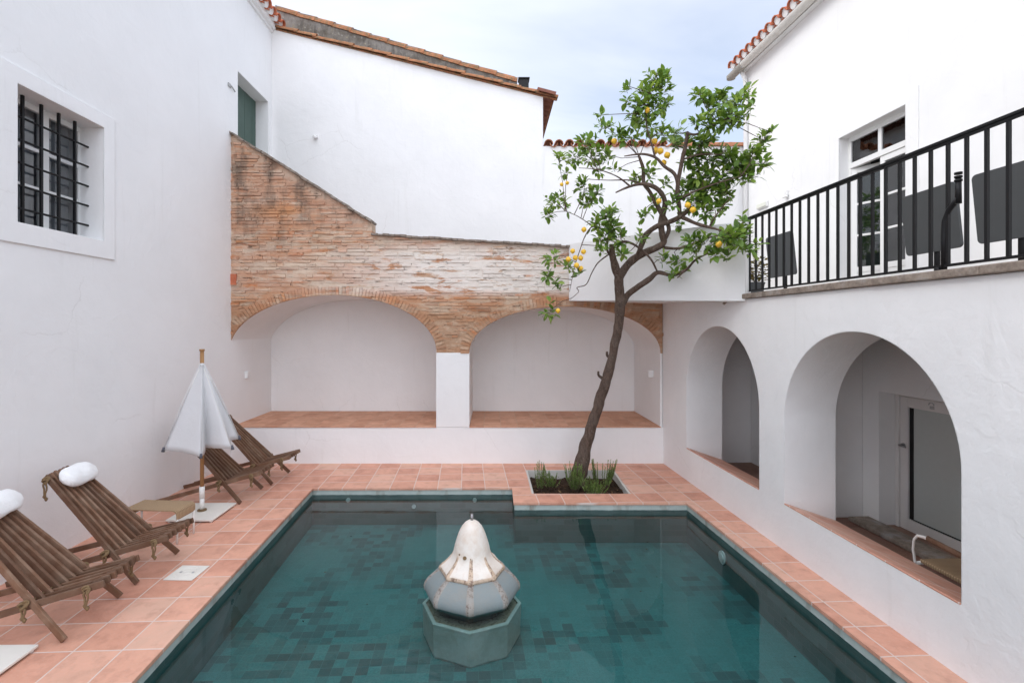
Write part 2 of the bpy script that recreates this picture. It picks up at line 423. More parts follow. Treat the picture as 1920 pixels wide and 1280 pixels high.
MAT['glass'] = glass_mat('window_glass', (.75, .78, .78))
MAT['frost'] = plain('grey_glass_panel', (.50, .535, .515), .12, var=.04)
MAT['chrome'] = plain('steel', (.35, .35, .36), .3, 1.0)
def marble_mat(name, base, stainc, amt, band=(.5, .42, .34), bk=.5):
    m = M(name); v = m.obj()
    at_ = m.n('Attribute', attribute_name='Col').outputs['Color']
    r = m.n('SeparateColor', {'Color': at_}).outputs[0]
    c = m.mix(m.noise(v, 7, 5, .6), [k*.86 for k in base], base)
    st = m.ramp(m.noise(v, 11, 6, .72, .5), [(.46, 0), (.66, 1)])
    c = m.mix(m.math('MULTIPLY', m.math('MULTIPLY', st, r), amt), c, stainc)
    c = m.mix(m.math('MULTIPLY', m.ramp(r, [(.60, 0), (.75, 1)]), bk), c, m.mix(m.noise(v, 25, 5, .7), [k*.75 for k in band], band))
    cr = m.math('MULTIPLY', m.ramp(m.noise(m.map(v, (34, 34, 26)), 1.0, 5, .75), [(.50, 0), (.60, 1)]), m.ramp(r, [(.6, 0), (.8, 1)]))
    c = m.mix(m.math('MULTIPLY', m.ramp(m.noise(v, 3.5, 5, .7), [(.48, 0), (.7, .35)]), 1.0), c, stainc)
    c = m.mix(m.math('MULTIPLY', cr, .75), c, (.15, .09, .065))
    m.P(col=c, rough=.62, spec=.3, normal=m.bump(m.math('ADD', m.noise(v, 30, 5, .65), m.math('MULTIPLY', cr, -1.2)), .35, .008)); return m.m
MAT['bell'] = marble_mat('cream_marble', (.80, .745, .68), (.52, .34, .21), .75, (.62, .46, .33), .85)
MAT['tier'] = marble_mat('grey_marble', (.235, .275, .28), (.27, .23, .19), .65, (.40, .36, .32), .7)
MAT['basin'] = marble_mat('green_grey_marble', (.56, .62, .60), (.20, .18, .12), .6, (.42, .35, .25), .85)
def bark_mat():
    m = M('bark'); v = m.pos()
    a = m.noise(m.map(v, (1, 1, .35)), 26, 6, .7)
    c = m.mix(m.ramp(a, [(.3, 0), (.7, 1)]), (.05, .034, .027), (.17, .118, .092))
    c = m.mix(m.ramp(m.noise(v, 55, 4, .6), [(.62, 0), (.70, .8)]), c, (.36, .33, .29))
    c = m.mix(m.ramp(m.noise(v, 5, 4), [(.45, 0), (.7, .5)]), c, (.15, .12, .10))
    m.P(col=c, rough=.9, spec=.15, normal=m.bump(a, .8, .015)); return m.m
MAT['bark'] = bark_mat()
def leaf_mat(name, a, b, cc, tr=.3):
    m = M(name); g = m.n('NewGeometry').outputs['Random Per Island']
    c = m.ramp(g, [(0, a), (.5, b), (1, cc)])
    m.P(col=c, rough=.42, spec=.45)
    tl = m.n('BsdfTranslucent', {'Color': m.mix(.5, c, (.22, .30, .03))})
    mx = m.n('MixShader', {0: tr, 1: m.b.outputs[0], 2: tl.outputs[0]})
    m.t.links.new(mx.outputs[0], m.out.inputs['Surface']); return m.m
MAT['leaf'] = leaf_mat('lemon_leaf', (.075, .155, .028), (.145, .275, .045), (.31, .43, .08), .40)
MAT['rosemary'] = leaf_mat('rosemary_leaf', (.12, .24, .04), (.20, .36, .07), (.32, .42, .14), .35)
MAT['dry_leaf'] = leaf_mat('dry_plant_leaf', (.09, .055, .015), (.16, .10, .025), (.22, .16, .05), .2)
def lemon_mat():
    m = M('lemon_skin'); v = m.obj()
    c = m.mix(m.noise(v, 9, 3), (.78, .42, .03), (.84, .54, .05))
    m.P(col=c, rough=.4, spec=.4, normal=m.bump(m.noise(v, 180, 2), .25, .003)); return m.m
MAT['lemon'] = lemon_mat()
def soil_mat():
    m = M('dark_soil'); v = m.pos()
    c = m.mix(m.noise(v, 40, 5, .7), (.02, .013, .009), (.085, .055, .038))
    m.P(col=c, rough=1, spec=.1, normal=m.bump(m.noise(v, 60, 5, .7), 1, .02)); return m.m
MAT['soil'] = soil_mat()
def chip_mat():
    m = M('bark_mulch'); g = m.n('NewGeometry').outputs['Random Per Island']
    m.P(col=m.ramp(g, [(0, (.02, .013, .009)), (.6, (.07, .04, .025)), (.9, (.16, .09, .05)), (1, (.30, .19, .10))]), rough=.95, spec=.1); return m.m
MAT['mulch'] = chip_mat()

# ------------------------------------------------------------------ wall with openings
def arch_wall(mb, top, bot, arches, t0, t1, P, ns=40, cap=True):
    """top: [(u,z)...] profile; arches: dict(a,b,s0,s1,spring,rise)"""
    bps = {u for u, _ in top}
    for A in arches:
        for k in range(ns+1):
            bps.add(round((A['a']+A['b'])/2 - (A['b']-A['a'])/2*math.cos(PI*k/ns), 6) if A['rise'] else (A['a'] if k == 0 else A['b']))
    us = sorted(bps); lo, hi = top[0][0], top[-1][0]
    us = [u for u in us if lo - 1e-6 <= u <= hi + 1e-6]
    def tz(u, m):
        for (a, za), (b, zb) in zip(top, top[1:]):
            if a < m < b: return za + (zb-za)*(u-a)/(b-a)
        return top[-1][1]
    def az(A, u):
        if not A['rise']: return A['spring']
        c = (A['a']+A['b'])/2; h = (A['b']-A['a'])/2
        return A['spring'] + A['rise']*math.sqrt(max(0, 1-((u-c)/h)**2))
    def face(a, b, za0, zb0, za1, zb1, t, bk=None):
        mb.quad(P(a, za0, t), P(b, zb0, t), P(b, zb1, t), P(a, za1, t))
    for a, b in zip(us, us[1:]):
        if b-a < 1e-7: continue
        m = (a+b)/2; ta, tb = tz(a, m), tz(b, m)
        A = next((k for k in arches if k['a'] < m < k['b']), None)
        if A is None:
            for t in (t0, t1): face(a, b, bot, bot, ta, tb, t)
        else:
            ya, yb = az(A, a), az(A, b)
            for t, s in ((t0, A['s0']), (t1, A['s1'])):
                if s > bot: face(a, b, bot, bot, s, s, t)
                face(a, b, ya, yb, ta, tb, t)
            if A['s0'] > bot: mb.quad(P(a, A['s0'], t0), P(b, A['s0'], t0), P(b, A['s1'], t1), P(a, A['s1'], t1))
            mb.quad(P(a, ya, t0), P(a, ya, t1), P(b, yb, t1), P(b, yb, t0))
        if cap: mb.quad(P(a, ta, t0), P(b, tb, t0), P(b, tb, t1), P(a, ta, t1))
        if A is None or A['s0'] > bot:
            mb.quad(P(a, bot, t0), P(a, bot, t1), P(b, bot, t1), P(b, bot, t0))
    for A in arches:
        for u in (A['a'], A['b']):
            if lo + 1e-4 < u < hi - 1e-4 or True:
                mb.quad(P(u, A['s0'], t0), P(u, A['s1'], t1), P(u, A['spring'], t1), P(u, A['spring'], t0))
    for (u, z) in (top[0], top[-1]):
        if not any(abs(A[k]-u) < 1e-4 for A in arches for k in 'ab'):
            mb.quad(P(u, bot, t0), P(u, bot, t1), P(u, z, t1), P(u, z, t0))
    for (a, za), (b, zb) in zip(top, top[1:]):
        if abs(a-b) < 1e-6: mb.quad(P(a, za, t0), P(a, za, t1), P(a, zb, t1), P(a, zb, t0))

# ================================================================== DECK, POOL, WATER
WZ = -.108
pool = [(-2.64, 7.28), (.318, 7.30), (.312, 6.68), (2.667, 6.68), (3.00, .6), (-2.275, .6)]
planter = [(.59, 7.05), (2.02, 7.05), (2.07, 8.22), (.585, 8.22)]
outer = [(-4.6, -.5), (3.40, -.5), (3.40, 1.0), (3.06, 8.66), (-4.6, 8.66)]
def deck():
    mb = MB(); polys = [outer, pool[::-1], planter[::-1]]
    flat = [p for q in polys for p in q]
    tri = tessellate_polygon([[Vector((x, y, 0)) for x, y in q] for q in polys])
    mb.add([(x, y, 0) for x, y in flat], [tuple(t) for t in tri])
    mb.add([(x, y, -.032) for x, y in flat], [tuple(t)[::-1] for t in tri])
    for q in polys:
        n = len(q)
        for i in range(n):
            (x0, y0), (x1, y1) = q[i], q[(i+1) % n]
            mb.quad((x0, y0, 0), (x1, y1, 0), (x1, y1, -.032), (x0, y0, -.032))
    o = mb.build('patio_paving', MAT['deck'], merge=True)
    tag(o, 'terracotta tiled patio around the pool', 'paving', kind='structure')
deck()
def ground():
    mb = MB(); mb.quad((-60, -60, -1.2), (60, -60, -1.2), (60, 80, -1.2), (-60, 80, -1.2))
    tag(mb.build('ground', MAT['stone']), 'ground beneath the courtyard', 'ground', kind='structure')
ground()
FZ = -.55
def inset(poly, d):
    n = len(poly); out = []
    for i in range(n):
        p0, p1, p2 = Vector(poly[i-1]), Vector(poly[i]), Vector(poly[(i+1) % n])
        a = (p1-p0).normalized(); b = (p2-p1).normalized()
        na, nb = Vector((-a.y, a.x)), Vector((-b.y, b.x))
        # poly is clockwise here -> outward is left
        bis = (na+nb).normalized(); k = d / max(.3, bis.dot(na))
        out.append((p1.x + bis.x*k, p1.y + bis.y*k))
    return out
pw = inset(pool, .014)
def basin():
    t = thing('pool_basin', 'green tiled swimming pool basin sunk in the terracotta patio', 'pool', (0, 0, 0)); t['kind'] = 'structure'
    mb = MB(); n = len(pw)
    for i in range(n):
        (x0, y0), (x1, y1) = pw[i], pw[(i+1) % n]
        mb.quad((x0, y0, -.03), (x1, y1, -.03), (x1, y1, FZ), (x0, y0, FZ))
    mb.build('pool_wall', MAT['pool_wall'], t)
    mb = MB(); tri = tessellate_polygon([[Vector((x, y, 0)) for x, y in pw]])
    mb.add([(x, y, FZ) for x, y in pw], [tuple(k) for k in tri]); mb.build('pool_floor', MAT['pool_floor'], t)
basin()
def water():
    mb = MB(); q = inset(pool, .016)
    tri = tessellate_polygon([[Vector((x, y, 0)) for x, y in q]])
    mb.add([(x, y, WZ) for x, y in q], [tuple(k) for k in tri])
    wo = mb.build('water', MAT['water'])
    if wo.data.polygons[0].normal.z < 0: wo.data.flip_normals()
    tag(wo, 'still dark teal water filling the pool', 'water', kind='structure')
water()
mb = MB(); rnd0 = random.Random(5)
for k in range(34):
    y_ = rnd0.uniform(2.6, 6.5); x_ = rnd0.uniform(-2.3, 2.5); a_ = rnd0.uniform(0, 6); L_ = rnd0.uniform(.006, .016)
    d_ = Vector((math.cos(a_), math.sin(a_), 0))*L_; s_ = Vector((-d_.y, d_.x, 0))*.4; p_ = Vector((x_, y_, WZ+.003))
    mb.add([p_-d_, p_+s_, p_+d_, p_-s_], [(0, 3, 2, 1)])
tag(mb.build('floating_specks', MAT['mulch'] if 'mulch' in MAT else None), 'tiny leaf specks floating on the pool water', 'specks', kind='stuff')
# underwater fittings on the pool walls
def disc(name, label, p, nrm, r, mat, ring=False, group=None, cat='pool light'):
    mb = MB(); nrm = Vector(nrm).normalized(); p = Vector(p)
    mb.tube([p - nrm*.004, p + nrm*.012], r, 24)
    if ring: mb.tube([p + nrm*.012, p + nrm*.022], [r*.62, r*.55], 20)
    return tag(mb.build(name, mat), label, cat, group)
disc('pool_light', 'small white round pool light on far pool wall, left of the fountain', at(653, 937, 7.27), (0, -1, 0), .032, MAT['fitting'])
disc('pool_light', 'lowest small white round pool light straight behind the fountain', at(776, 949, 7.27), (0, -1, 0), .03, MAT['fitting'])
disc('pool_light', 'small white round pool light beside the inner corner of the far pool wall', at(890, 937, 7.27), (0, -1, 0), .03, MAT['fitting'])
disc('pool_inlet', 'round white pool inlet ring on the wall below the arcade', (2.716, 5.74, -.30), (-1, -.05, 0), .075, MAT['fitting'], True, cat='pool inlet')

# planter bed
def bed():
    mb = MB(); q = planter; n = 4
    for i in range(4):
        (x0, y0), (x1, y1) = q[i], q[(i+1) % 4]
        cx, cy = 1.31, 7.63
        f = .955
        a, b = (x0, y0), (x1, y1)
        ai, bi = (cx+(x0-cx)*f, cy+(y0-cy)*f), (cx+(x1-cx)*f, cy+(y1-cy)*f)
        if i == 0: continue
        mb.add([(*a, -.004), (*b, -.004), (*bi, -.004), (*ai, -.004), (*a, -.4), (*b, -.4), (*bi, -.4), (*ai, -.4)],
               [(0, 1, 2, 3), (4, 7, 6, 5), (3, 2, 6, 7), (0, 4, 5, 1), (1, 5, 6, 2), (0, 3, 7, 4)])
    mb.box(.59, 2.02, 7.04, 7.055, -.4, -.036)
    tag(mb.build('planter_kerb', MAT['concrete_white']), 'pale concrete lining of the square tree bed', 'planter', kind='structure')
    mb = MB(); N = 28
    for j in range(N+1):
        for i in range(N+1):
            u, v = i/N, j/N
            x = .585 + u*(1.44 + v*.05); y = 7.052 + v*1.17
            z = -.085 - .05*v + .03*mnoise.noise(Vector((x*7, y*7, 0))) + .02*mnoise.noise(Vector((x*22, y*22, 3)))
            mb.v.append((x, y, z))
    for j in range(N):
        for i in range(N):
            a = j*(N+1)+i; mb.f.append((a, a+1, a+N+2, a+N+1)); mb.sm.append(True)
    tag(mb.build('soil', MAT['soil']), 'dark soil in the square tree bed', 'soil', kind='structure')
    mb = MB()
    for k in range(650):
        x = random.uniform(.63, 2.0); y = random.uniform(7.07, 8.17)
        z = -.085 - .05*(y-7.05)/1.17 + random.uniform(-.01, .03)
        a = random.uniform(0, PI); L = random.uniform(.012, .04); w = L*random.uniform(.3, .6)
        d = Vector((math.cos(a), math.sin(a), random.uniform(-.4, .4)))
        mb.beam(Vector((x, y, z))-d*L/2, Vector((x, y, z))+d*L/2, w, .006)
    tag(mb.build('mulch', MAT['mulch']), 'brown bark mulch scattered over the tree bed', 'mulch', kind='stuff')
bed()

# ================================================================== LEFT HOUSE
LX = -4.56
def left_house():
    t = thing('white_house', 'tall white house at the pool chairs with barred window and green shutter', 'house', (LX, 5, 0))
    P = lambda u, z, tt: (-tt, u-5, z)
    win = dict(a=4.71, b=5.765, s0=3.405, s1=3.405, spring=4.735, rise=0)
    shu = dict(a=8.84, b=10.05, s0=4.9, s1=4.9, spring=7.0, rise=0)
    mb = MB(); arch_wall(mb, [(-1.5, 8.56), (10.2, 8.56)], -.03, [win, shu], 0, .45, P)
    mb.build('wall', MAT['white_left'], t, merge=True)
    # raised plaster band round the window
    mb = MB(); arch_wall(mb, [(4.5, 4.90), (5.93, 4.90)], 3.2, [win], -.016, 0.001, P)
    mb.build('window_surround', MAT['white_left'], t, merge=True)
    # window
    w = MB(); X = -.27
    y0, y1, z0, z1 = 4.60-5, 5.80-5, 3.39, 4.75
    def fr(yy0, yy1, zz0, zz1, x0=X-.05, x1=X): w.box(x0, x1, yy0, yy1, zz0, zz1)
    fr(y0, y0+.06, z0, z1); fr(y1-.06, y1, z0, z1); fr(y0+.06, y1-.06, z0, z0+.07); fr(y0+.06, y1-.06, z1-.07, z1)
    ym = 5.315-5; fr(ym-.045, ym+.045, z0+.07, z1-.07)
    for k in (1, 2):
        zz = z0+.07 + (z1-z0-.14)*k/3
        fr(y0+.06, ym-.045, zz-.018, zz+.018, X-.045, X-.006); fr(ym+.045, y1-.06, zz-.018, zz+.018, X-.045, X-.006)
    wo = w.build('window', MAT['wood_white'], t)
    g = MB(); g.quad((X-.03, y0+.06, z0+.07), (X-.03, y1-.06, z0+.07), (X-.03, y1-.06, z1-.07), (X-.03, y0+.06, z1-.07)); g.build('pane', MAT['glass'], wo)
    cu = MB(); n = 60
    for k in range(n+1):
        yy = y0 + (y1-y0)*k/n; xx = X-.12 + .025*math.sin(k*.95) + .012*math.sin(k*2.3)
        cu.v += [(xx, yy, z0), (xx, yy, z1)]
    for k in range(n): cu.f.append((2*k, 2*k+2, 2*k+3, 2*k+1)); cu.sm.append(True)
    cu.build('curtain', MAT['curtain'], wo)
    # iron bars let into the reveal
    gr = MB(); XB = -.175
    for k in range(4):
        yy = 4.956-5 + k*.208
        gr.beam((XB, yy, 3.37), (XB, yy, 4.76), .024, .024, (1, 0, 0))
    for k in range(5):
        zz = 3.586 + k*.23
        gr.tube([(XB-.0, 4.69-5, zz), (XB-.0, 5.785-5, zz)], .0125, 8)
    gr.build('window_grille', MAT['black'], t)
    # green shutter
    sh = MB()
    for k in range(8):
        a = 8.84-5+.151*k
        sh.box(-.30, -.26+.003*(k % 2), a+.002, a+.149, 4.9, 7.0)
    sh.build('shutter', MAT['green'], t)
    # eave: barrel tiles with white mortar ends, plaster cove under
    mb = MB(); mb.box(-.45, .10, -6.5, 5.19, 8.56, 8.68); mb.box(-.45, .04, -6.5, 5.20, 8.50, 8.562)
    mb.build('cornice', MAT['white'], t)
    rf = MB(); k = 0
    y = -6.4
    while y < 5.22:
        rf.barrel((.24, y, 8.67), (-.5, y, 8.90), .10, .085)
        rf.barrel((.20, y+.11, 8.73), (-.5, y+.11, 8.95), .09, .08, flip=True)
        y += .215
    for row in range(1, 9):
        y = -6.4
        while y < 5.22:
            rf.barrel((-.1-.42*row+.3, y, 8.73+.14*row), (-.1-.42*row-.2, y, 8.73+.14*row+.16), .10, .085, seg=5)
            y += .215
    rf.add([(-.2, -6.5, 8.72), (-.2, 5.2, 8.72), (-4.5, 5.2, 10.1), (-4.5, -6.5, 10.1)], [(0, 1, 2, 3)])
    rf.build('roof', MAT['clay_red'], t)
    mt = MB(); y = -6.4
    while y < 5.22:
        mt.tube([(.19, y, 8.695), (-.1, y, 8.79)], .076, 10); y += .215
    mt.build('mortar', MAT['white'], t)
left_house()
mb = MB(); pz = at(437, 184, 9.02)
mb.tube([(LX-.01, 8.55, 6.6), (LX+.03, 8.57, 6.6), (LX+.035, 8.68, 6.55)], .012, 8); mb.box(LX-.002, LX+.02, 8.5, 8.58, 6.57, 6.63)
tag(mb.build('wall_hook', MAT['grey_fitting']), 'small grey hook fixed to white wall beside the green shutter', 'hook')

# ================================================================== REAR HOUSE
RY = 10.2
def rear_house():
    t = thing('rear_house', 'white windowless gable wall behind the brick wall, with sloping tiled verge', 'house', (0, RY, 0))
    P = lambda u, z, tt: (u, tt, z)
    mb = MB(); arch_wall(mb, [(LX-.02, 8.62), (1.09, 7.20)], 2.0, [], 0, 2.4, P)
    mb.build('wall', MAT['white'], t, merge=True)
    sl = (7.20-8.62)/(1.09-(LX-.02))
    Z = lambda x: 8.62 + sl*(x-(LX-.02))
    rf = MB(); x = LX+.1; k = 0
    while x < 1.16:
        x1 = x + .46
        dz = random.uniform(-.008, .012); dy = random.uniform(-.012, .012)
        rf.barrel((x1, -.01+dy, Z(x1)+.0+dz), (x, -.01+dy, Z(x)-.012+dz), .085, .07)
        rf.barrel((x1-.1, .14+dy, Z(x1-.1)+.03+dz), (x-.1, .14+dy, Z(x-.1)+.01+dz), .085, .07)
        rf.add([(x, -.03+dy, Z(x)-.032), (x1-.03, -.03+dy, Z(x1-.03)-.032), (x1-.03, .03, Z(x1-.03)-.032), (x, .03, Z(x)-.032), (x, -.03+dy, Z(x)-.008), (x1-.03, -.03+dy, Z(x1-.03)-.008), (x1-.03, .03, Z(x1-.03)-.008), (x, .03, Z(x)-.008)], [(3,2,1,0),(4,5,6,7),(0,1,5,4),(1,2,6,5),(2,3,7,6),(3,0,4,7)])
        x += .385; k += 1
    rf.build('verge_tiles', MAT['clay_old'], t)
    # roof slope behind
    ro = MB(); ro.add([(LX-.02, .2, Z(LX)+.05), (1.31, .2, Z(1.31)+.0), (1.31, 2.5, Z(1.31)+.0), (LX-.02, 2.5, Z(LX)+.05)], [(0, 1, 2, 3)])
    ro.build('roof', MAT['clay_old'], t)
    # eave underside at the low end
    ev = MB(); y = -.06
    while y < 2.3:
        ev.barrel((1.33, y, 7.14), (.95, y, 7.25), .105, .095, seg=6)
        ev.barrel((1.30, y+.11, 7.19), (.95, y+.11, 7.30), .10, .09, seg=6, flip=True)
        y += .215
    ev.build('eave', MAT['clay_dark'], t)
    # mossy parapet rising behind the verge
    pa = MB()
    xs = [LX-.02 + (.56-(LX-.02))*i/60 for i in range(61)]
    hgt = lambda x: .60 + (.34-.60)*(x-LX)/(.56-LX) + .02*mnoise.noise(Vector((x*4, 0, 0)))
    for i in range(60):
        a, b = xs[i], xs[i+1]
        for yy in (.22, .46): pa.quad((a, yy, Z(a)), (b, yy, Z(b)), (b, yy, Z(b)+hgt(b)), (a, yy, Z(a)+hgt(a)))
        pa.quad((a, .22, Z(a)+hgt(a)), (b, .22, Z(b)+hgt(b)), (b, .46, Z(b)+hgt(b)), (a, .46, Z(a)+hgt(a)))
    b = xs[-1]; pa.quad((b, .22, Z(b)), (b, .46, Z(b)), (b, .46, Z(b)+hgt(b)), (b, .22, Z(b)+hgt(b)))
    po = pa.build('parapet', MAT['moss'], t, merge=True)
    cp = MB(); x = LX
    while x < .5:
        x1 = min(x+.43, .56)
        cp.barrel((x1, .34, Z(x1)+hgt(x1)-.085), (x, .34, Z(x)+hgt(x)-.095), .15, .14, th=.02); x += .385
    cp.build('coping', MAT['clay_old'], po)
rear_house()
mb = MB(); mb.box(.60, .80, RY+.10, RY+.26, 7.30, 7.60); mb.box(.58, .82, RY+.08, RY+.28, 7.60, 7.63)
mb.tube([(.70, RY+.10, 7.36), (.70, RY+.03, 7.36)], .03, 10)
tag(mb.build('vent_box', MAT['black'], bevel=.004), 'small black vent box at the end of the mossy parapet', 'vent')
# low garden wall to the right of the gable
def garden_wall():
    t = thing('garden_wall', 'lower white wall topped with clay tiles behind the lemon tree', 'wall', (3.2, RY, 0))
    mb = MB(); mb.box(1.03-3.2, 5.4-3.2, .002, .30, 2.0, 6.15); mb.build('wall', MAT['white'], t, bevel=.006)
    tl = MB(); x = 1.2
    while x < 5.5:
        if x < 3.75:
            tl.barrel((x-3.2, -.07, 6.17+random.uniform(-.006, .006)), (x-3.2, .42, 6.24), .095, .08)
            tl.barrel((x+.11-3.2, -.05, 6.20), (x+.11-3.2, .42, 6.25), .08, .075, flip=True); x += .215
        else:
            tl.barrel((x+.44-3.2, .05, 6.13), (x-3.2, .05, 6.15), .11, .10); x += .40
    tl.build('coping', MAT['clay'], t)
garden_wall()
p = at(592, 258, RY)
mb = MB(); mb.box(p.x-.035, p.x+.05, RY-.05, RY+.002, p.z-.02, p.z+.03); mb.tube([(p.x, RY-.05, p.z-.01), (p.x, RY-.12, p.z-.03)], .03, 12)
tag(mb.build('wall_sensor', MAT['fitting'], bevel=.004), 'small white sensor high on the white gable wall', 'sensor')

# ================================================================== BRICK WALL WITH NICHES
BY = 8.6
A1 = dict(a=-4.60, b=-.954, s0=.637, s1=.637, spring=1.95, rise=1.0)
A2 = dict(a=-.374, b=2.985, s0=.637, s1=.637, spring=1.95, rise=.80)
TOP = [(-4.62, 5.84), (-2.09, 4.24), (-2.088, 4.02), (1.42, 3.80), (1.424, 2.92), (3.02, 2.86)]
def topz(x):
    for (a, za), (b, zb) in zip(TOP, TOP[1:]):
        if a <= x <= b: return za + (zb-za)*(x-a)/(b-a)
    return 2.86
def az(A, u):
    c = (A['a']+A['b'])/2; h = (A['b']-A['a'])/2
    k = (u-c)/h
    return A['spring'] + A['rise']*math.sqrt(max(0, 1-k*k)) if abs(k) < 1 else A['spring']
def brick_wall():
    t = thing('brick_wall', 'old exposed brick wall with a sloping top over two white vaulted niches', 'wall', (0, BY, 0))
    P = lambda u, z, tt: (u, tt, z)
    B1 = dict(A1); B2 = dict(A2); B1['s0'] = B1['s1'] = B2['s0'] = B2['s1'] = 1.93
    B1['spring'] = B2['spring'] = 1.95
    mb = MB()
    arch_wall(mb, [(-4.62, 3.0), (-2.088, 3.0), (1.42, 2.95), (3.02, 2.85)], 0, [A1, A2], .03, 1.5895, P, 56)
    mb.build('niche_vault', MAT['white'], t, merge=True)
    mb = MB(); mb.box(-4.62, 3.02, 1.592, 1.66, 0, 3.1); mb.build('niche_back', MAT['white'], t)
    # lower white wall and pillar flush with the brick
    mb = MB(); mb.box(-4.62, 3.05, -.0, .029, -.02, .630); mb.box(-.956, -.372, -.0, .029, .634, 1.94)
    mb.build('plinth', MAT['white'], t)
    for a, b in ((-4.60, -.954), (-.374, 2.985)):
        q = MB(); q.box(a+.002, b-.002, -.012, 1.59, .632, .645); q.build('niche_floor', MAT['bench_tile'], t)
    # mortar backing
    mb = MB(); col = (.52, .37, .26)
    arch_wall(mb, TOP, 1.93, [B1, B2], .012, .0295, P, 56)
    arch_wall(mb, [(-4.62, 5.82), (-2.09, 4.22), (-2.088, 4.0), (1.42, 3.78)], 3.005, [], .0297, .30, P)
    mb.paint(col, len(mb.v)); mb.build('mortar_backing', MAT['brick'], t)
    # bricks, course by course, each with its own set-back
    mb = MB(); pal = [(.50, .23, .11), (.56, .25, .11), (.60, .20, .07), (.42, .22, .14), (.58, .38, .25), (.62, .46, .33), (.36, .16, .09), (.50, .30, .20)]
    def brk(cx, cz, w, h, ang, dep):
        ca, sa = math.cos(ang), math.sin(ang); vs = []
        for yy, sh in ((.02, 1.0), (-dep, .97)):
            for (dx, dz) in ((-w/2, -h/2), (w/2, -h/2), (w/2, h/2), (-w/2, h/2)):
                dx = dx*sh + random.uniform(-.003, .003); dz = dz*sh + random.uniform(-.003, .003)
                vs.append((cx + dx*ca - dz*sa, yy, cz + dx*sa + dz*ca))
        mb.add(vs, [(4, 5, 6, 7), (0, 1, 5, 4), (1, 2, 6, 5), (2, 3, 7, 6), (3, 0, 4, 7)])
        c = random.choice(pal); j = random.uniform(.8, 1.15)
        mb.paint([min(1, k*j) for k in c], 8)
    RING = .17
    z = 1.97; row = 0
    while z < 5.85:
        h = .050 + random.uniform(-.012, .016)
        x = -4.62 + (.14 if row % 2 else 0) - random.uniform(0, .1)
        while x < 3.0:
            w = random.choice((.16, .24, .28, .33, .40, .11))
            xa, xb = max(x, -4.61), min(x + w, 3.015); cx, cz = (xa+xb)/2, z + h/2
            ok = xb-xa > .05
            for xx in (xa, cx, xb):
                if cz + h*.5 > topz(xx) - .012: ok = False
                for A in (A1, A2):
                    c = (A['a']+A['b'])/2; hh = (A['b']-A['a'])/2 + RING; rr = A['rise'] + RING
                    if ((xx-c)/hh)**2 + (max(0, cz - h*.5 - A['spring'])/rr)**2 < 1: ok = False
            if ok and random.random() > .06:
                brk(cx, cz, xb-xa-random.uniform(.006, .016), h-random.uniform(.002, .009), random.uniform(-.022, .022), random.uniform(-.012, .012))
            x += w + .006
        z += h + .004; row += 1
    for A in (A1, A2):
        c = (A['a']+A['b'])/2; hh = (A['b']-A['a'])/2
        th = .02
        while th < PI:
            px, pz = math.cos(th)*hh, math.sin(th)*A['rise']
            nx, nz = math.cos(th)/hh, math.sin(th)/A['rise']; L = math.hypot(nx, nz); nx /= L; nz /= L
            ln = RING*random.uniform(.82, 1.02)
            bx, bz = c + px + nx*(ln/2+.006), A['spring'] + pz + nz*(ln/2+.006)
            if -4.60 < bx < 3.0 and bz < topz(bx)-.03 and not (-.66-.0 < bx < -.664):
                brk(bx, bz, ln, .050, math.atan2(nz, nx), random.uniform(-.006, .010))
            ds = math.hypot(math.sin(th)*hh, math.cos(th)*A['rise'])
            th += .058/ds
    mb.build('brickwork', MAT['brick'], t)
    rb = MB(); rb.box(-4.615, -4.46, -.014, .02, 3.13, 3.32); rb.paint((.36, .10, .075), 8); rb.build('patch_brick', MAT['clay_red'], t)
    # dark mortar capping along the sloping top
    cp = MB()
    prof = TOP[:4]
    for (a, za), (b, zb) in zip(prof, prof[1:]):
        n = max(2, int(abs(b-a)/.10))
        if abs(b-a) < .01: continue
        for i in range(n):
            x0, x1 = a+(b-a)*i/n, a+(b-a)*(i+1)/n
            z0, z1 = za+(zb-za)*i/n, za+(zb-za)*(i+1)/n
            j = random.uniform(-.008, .008)
            cp.beam((x0, .13, z0-.004+j), (x1+.012, .13, z1-.004+j), .36, .028+random.uniform(0, .012), (0, 0, 1))
    cp.build('coping', MAT['stone'], t)
brick_wall()
def niche_lamp(label, x, y, z, sx):
    mb = MB(); mb.box(min(x, x+sx*.09), max(x, x+sx*.09), y-.06, y+.06, z-.06, z+.06)
    mb.box(min(x+sx*.02, x+sx*.075), max(x+sx*.02, x+sx*.075), y-.04, y+.04, z-.068, z-.06)
    tag(mb.build('wall_lamp', MAT['fitting'], bevel=.005), label, 'wall lamp')
niche_lamp('white cube wall lamp inside the left niche, above the parasol', -4.60, 9.15, 1.50, 1)
niche_lamp('white cube wall lamp inside the right niche, right of the tree trunk', 2.985, 9.05, 1.53, -1)

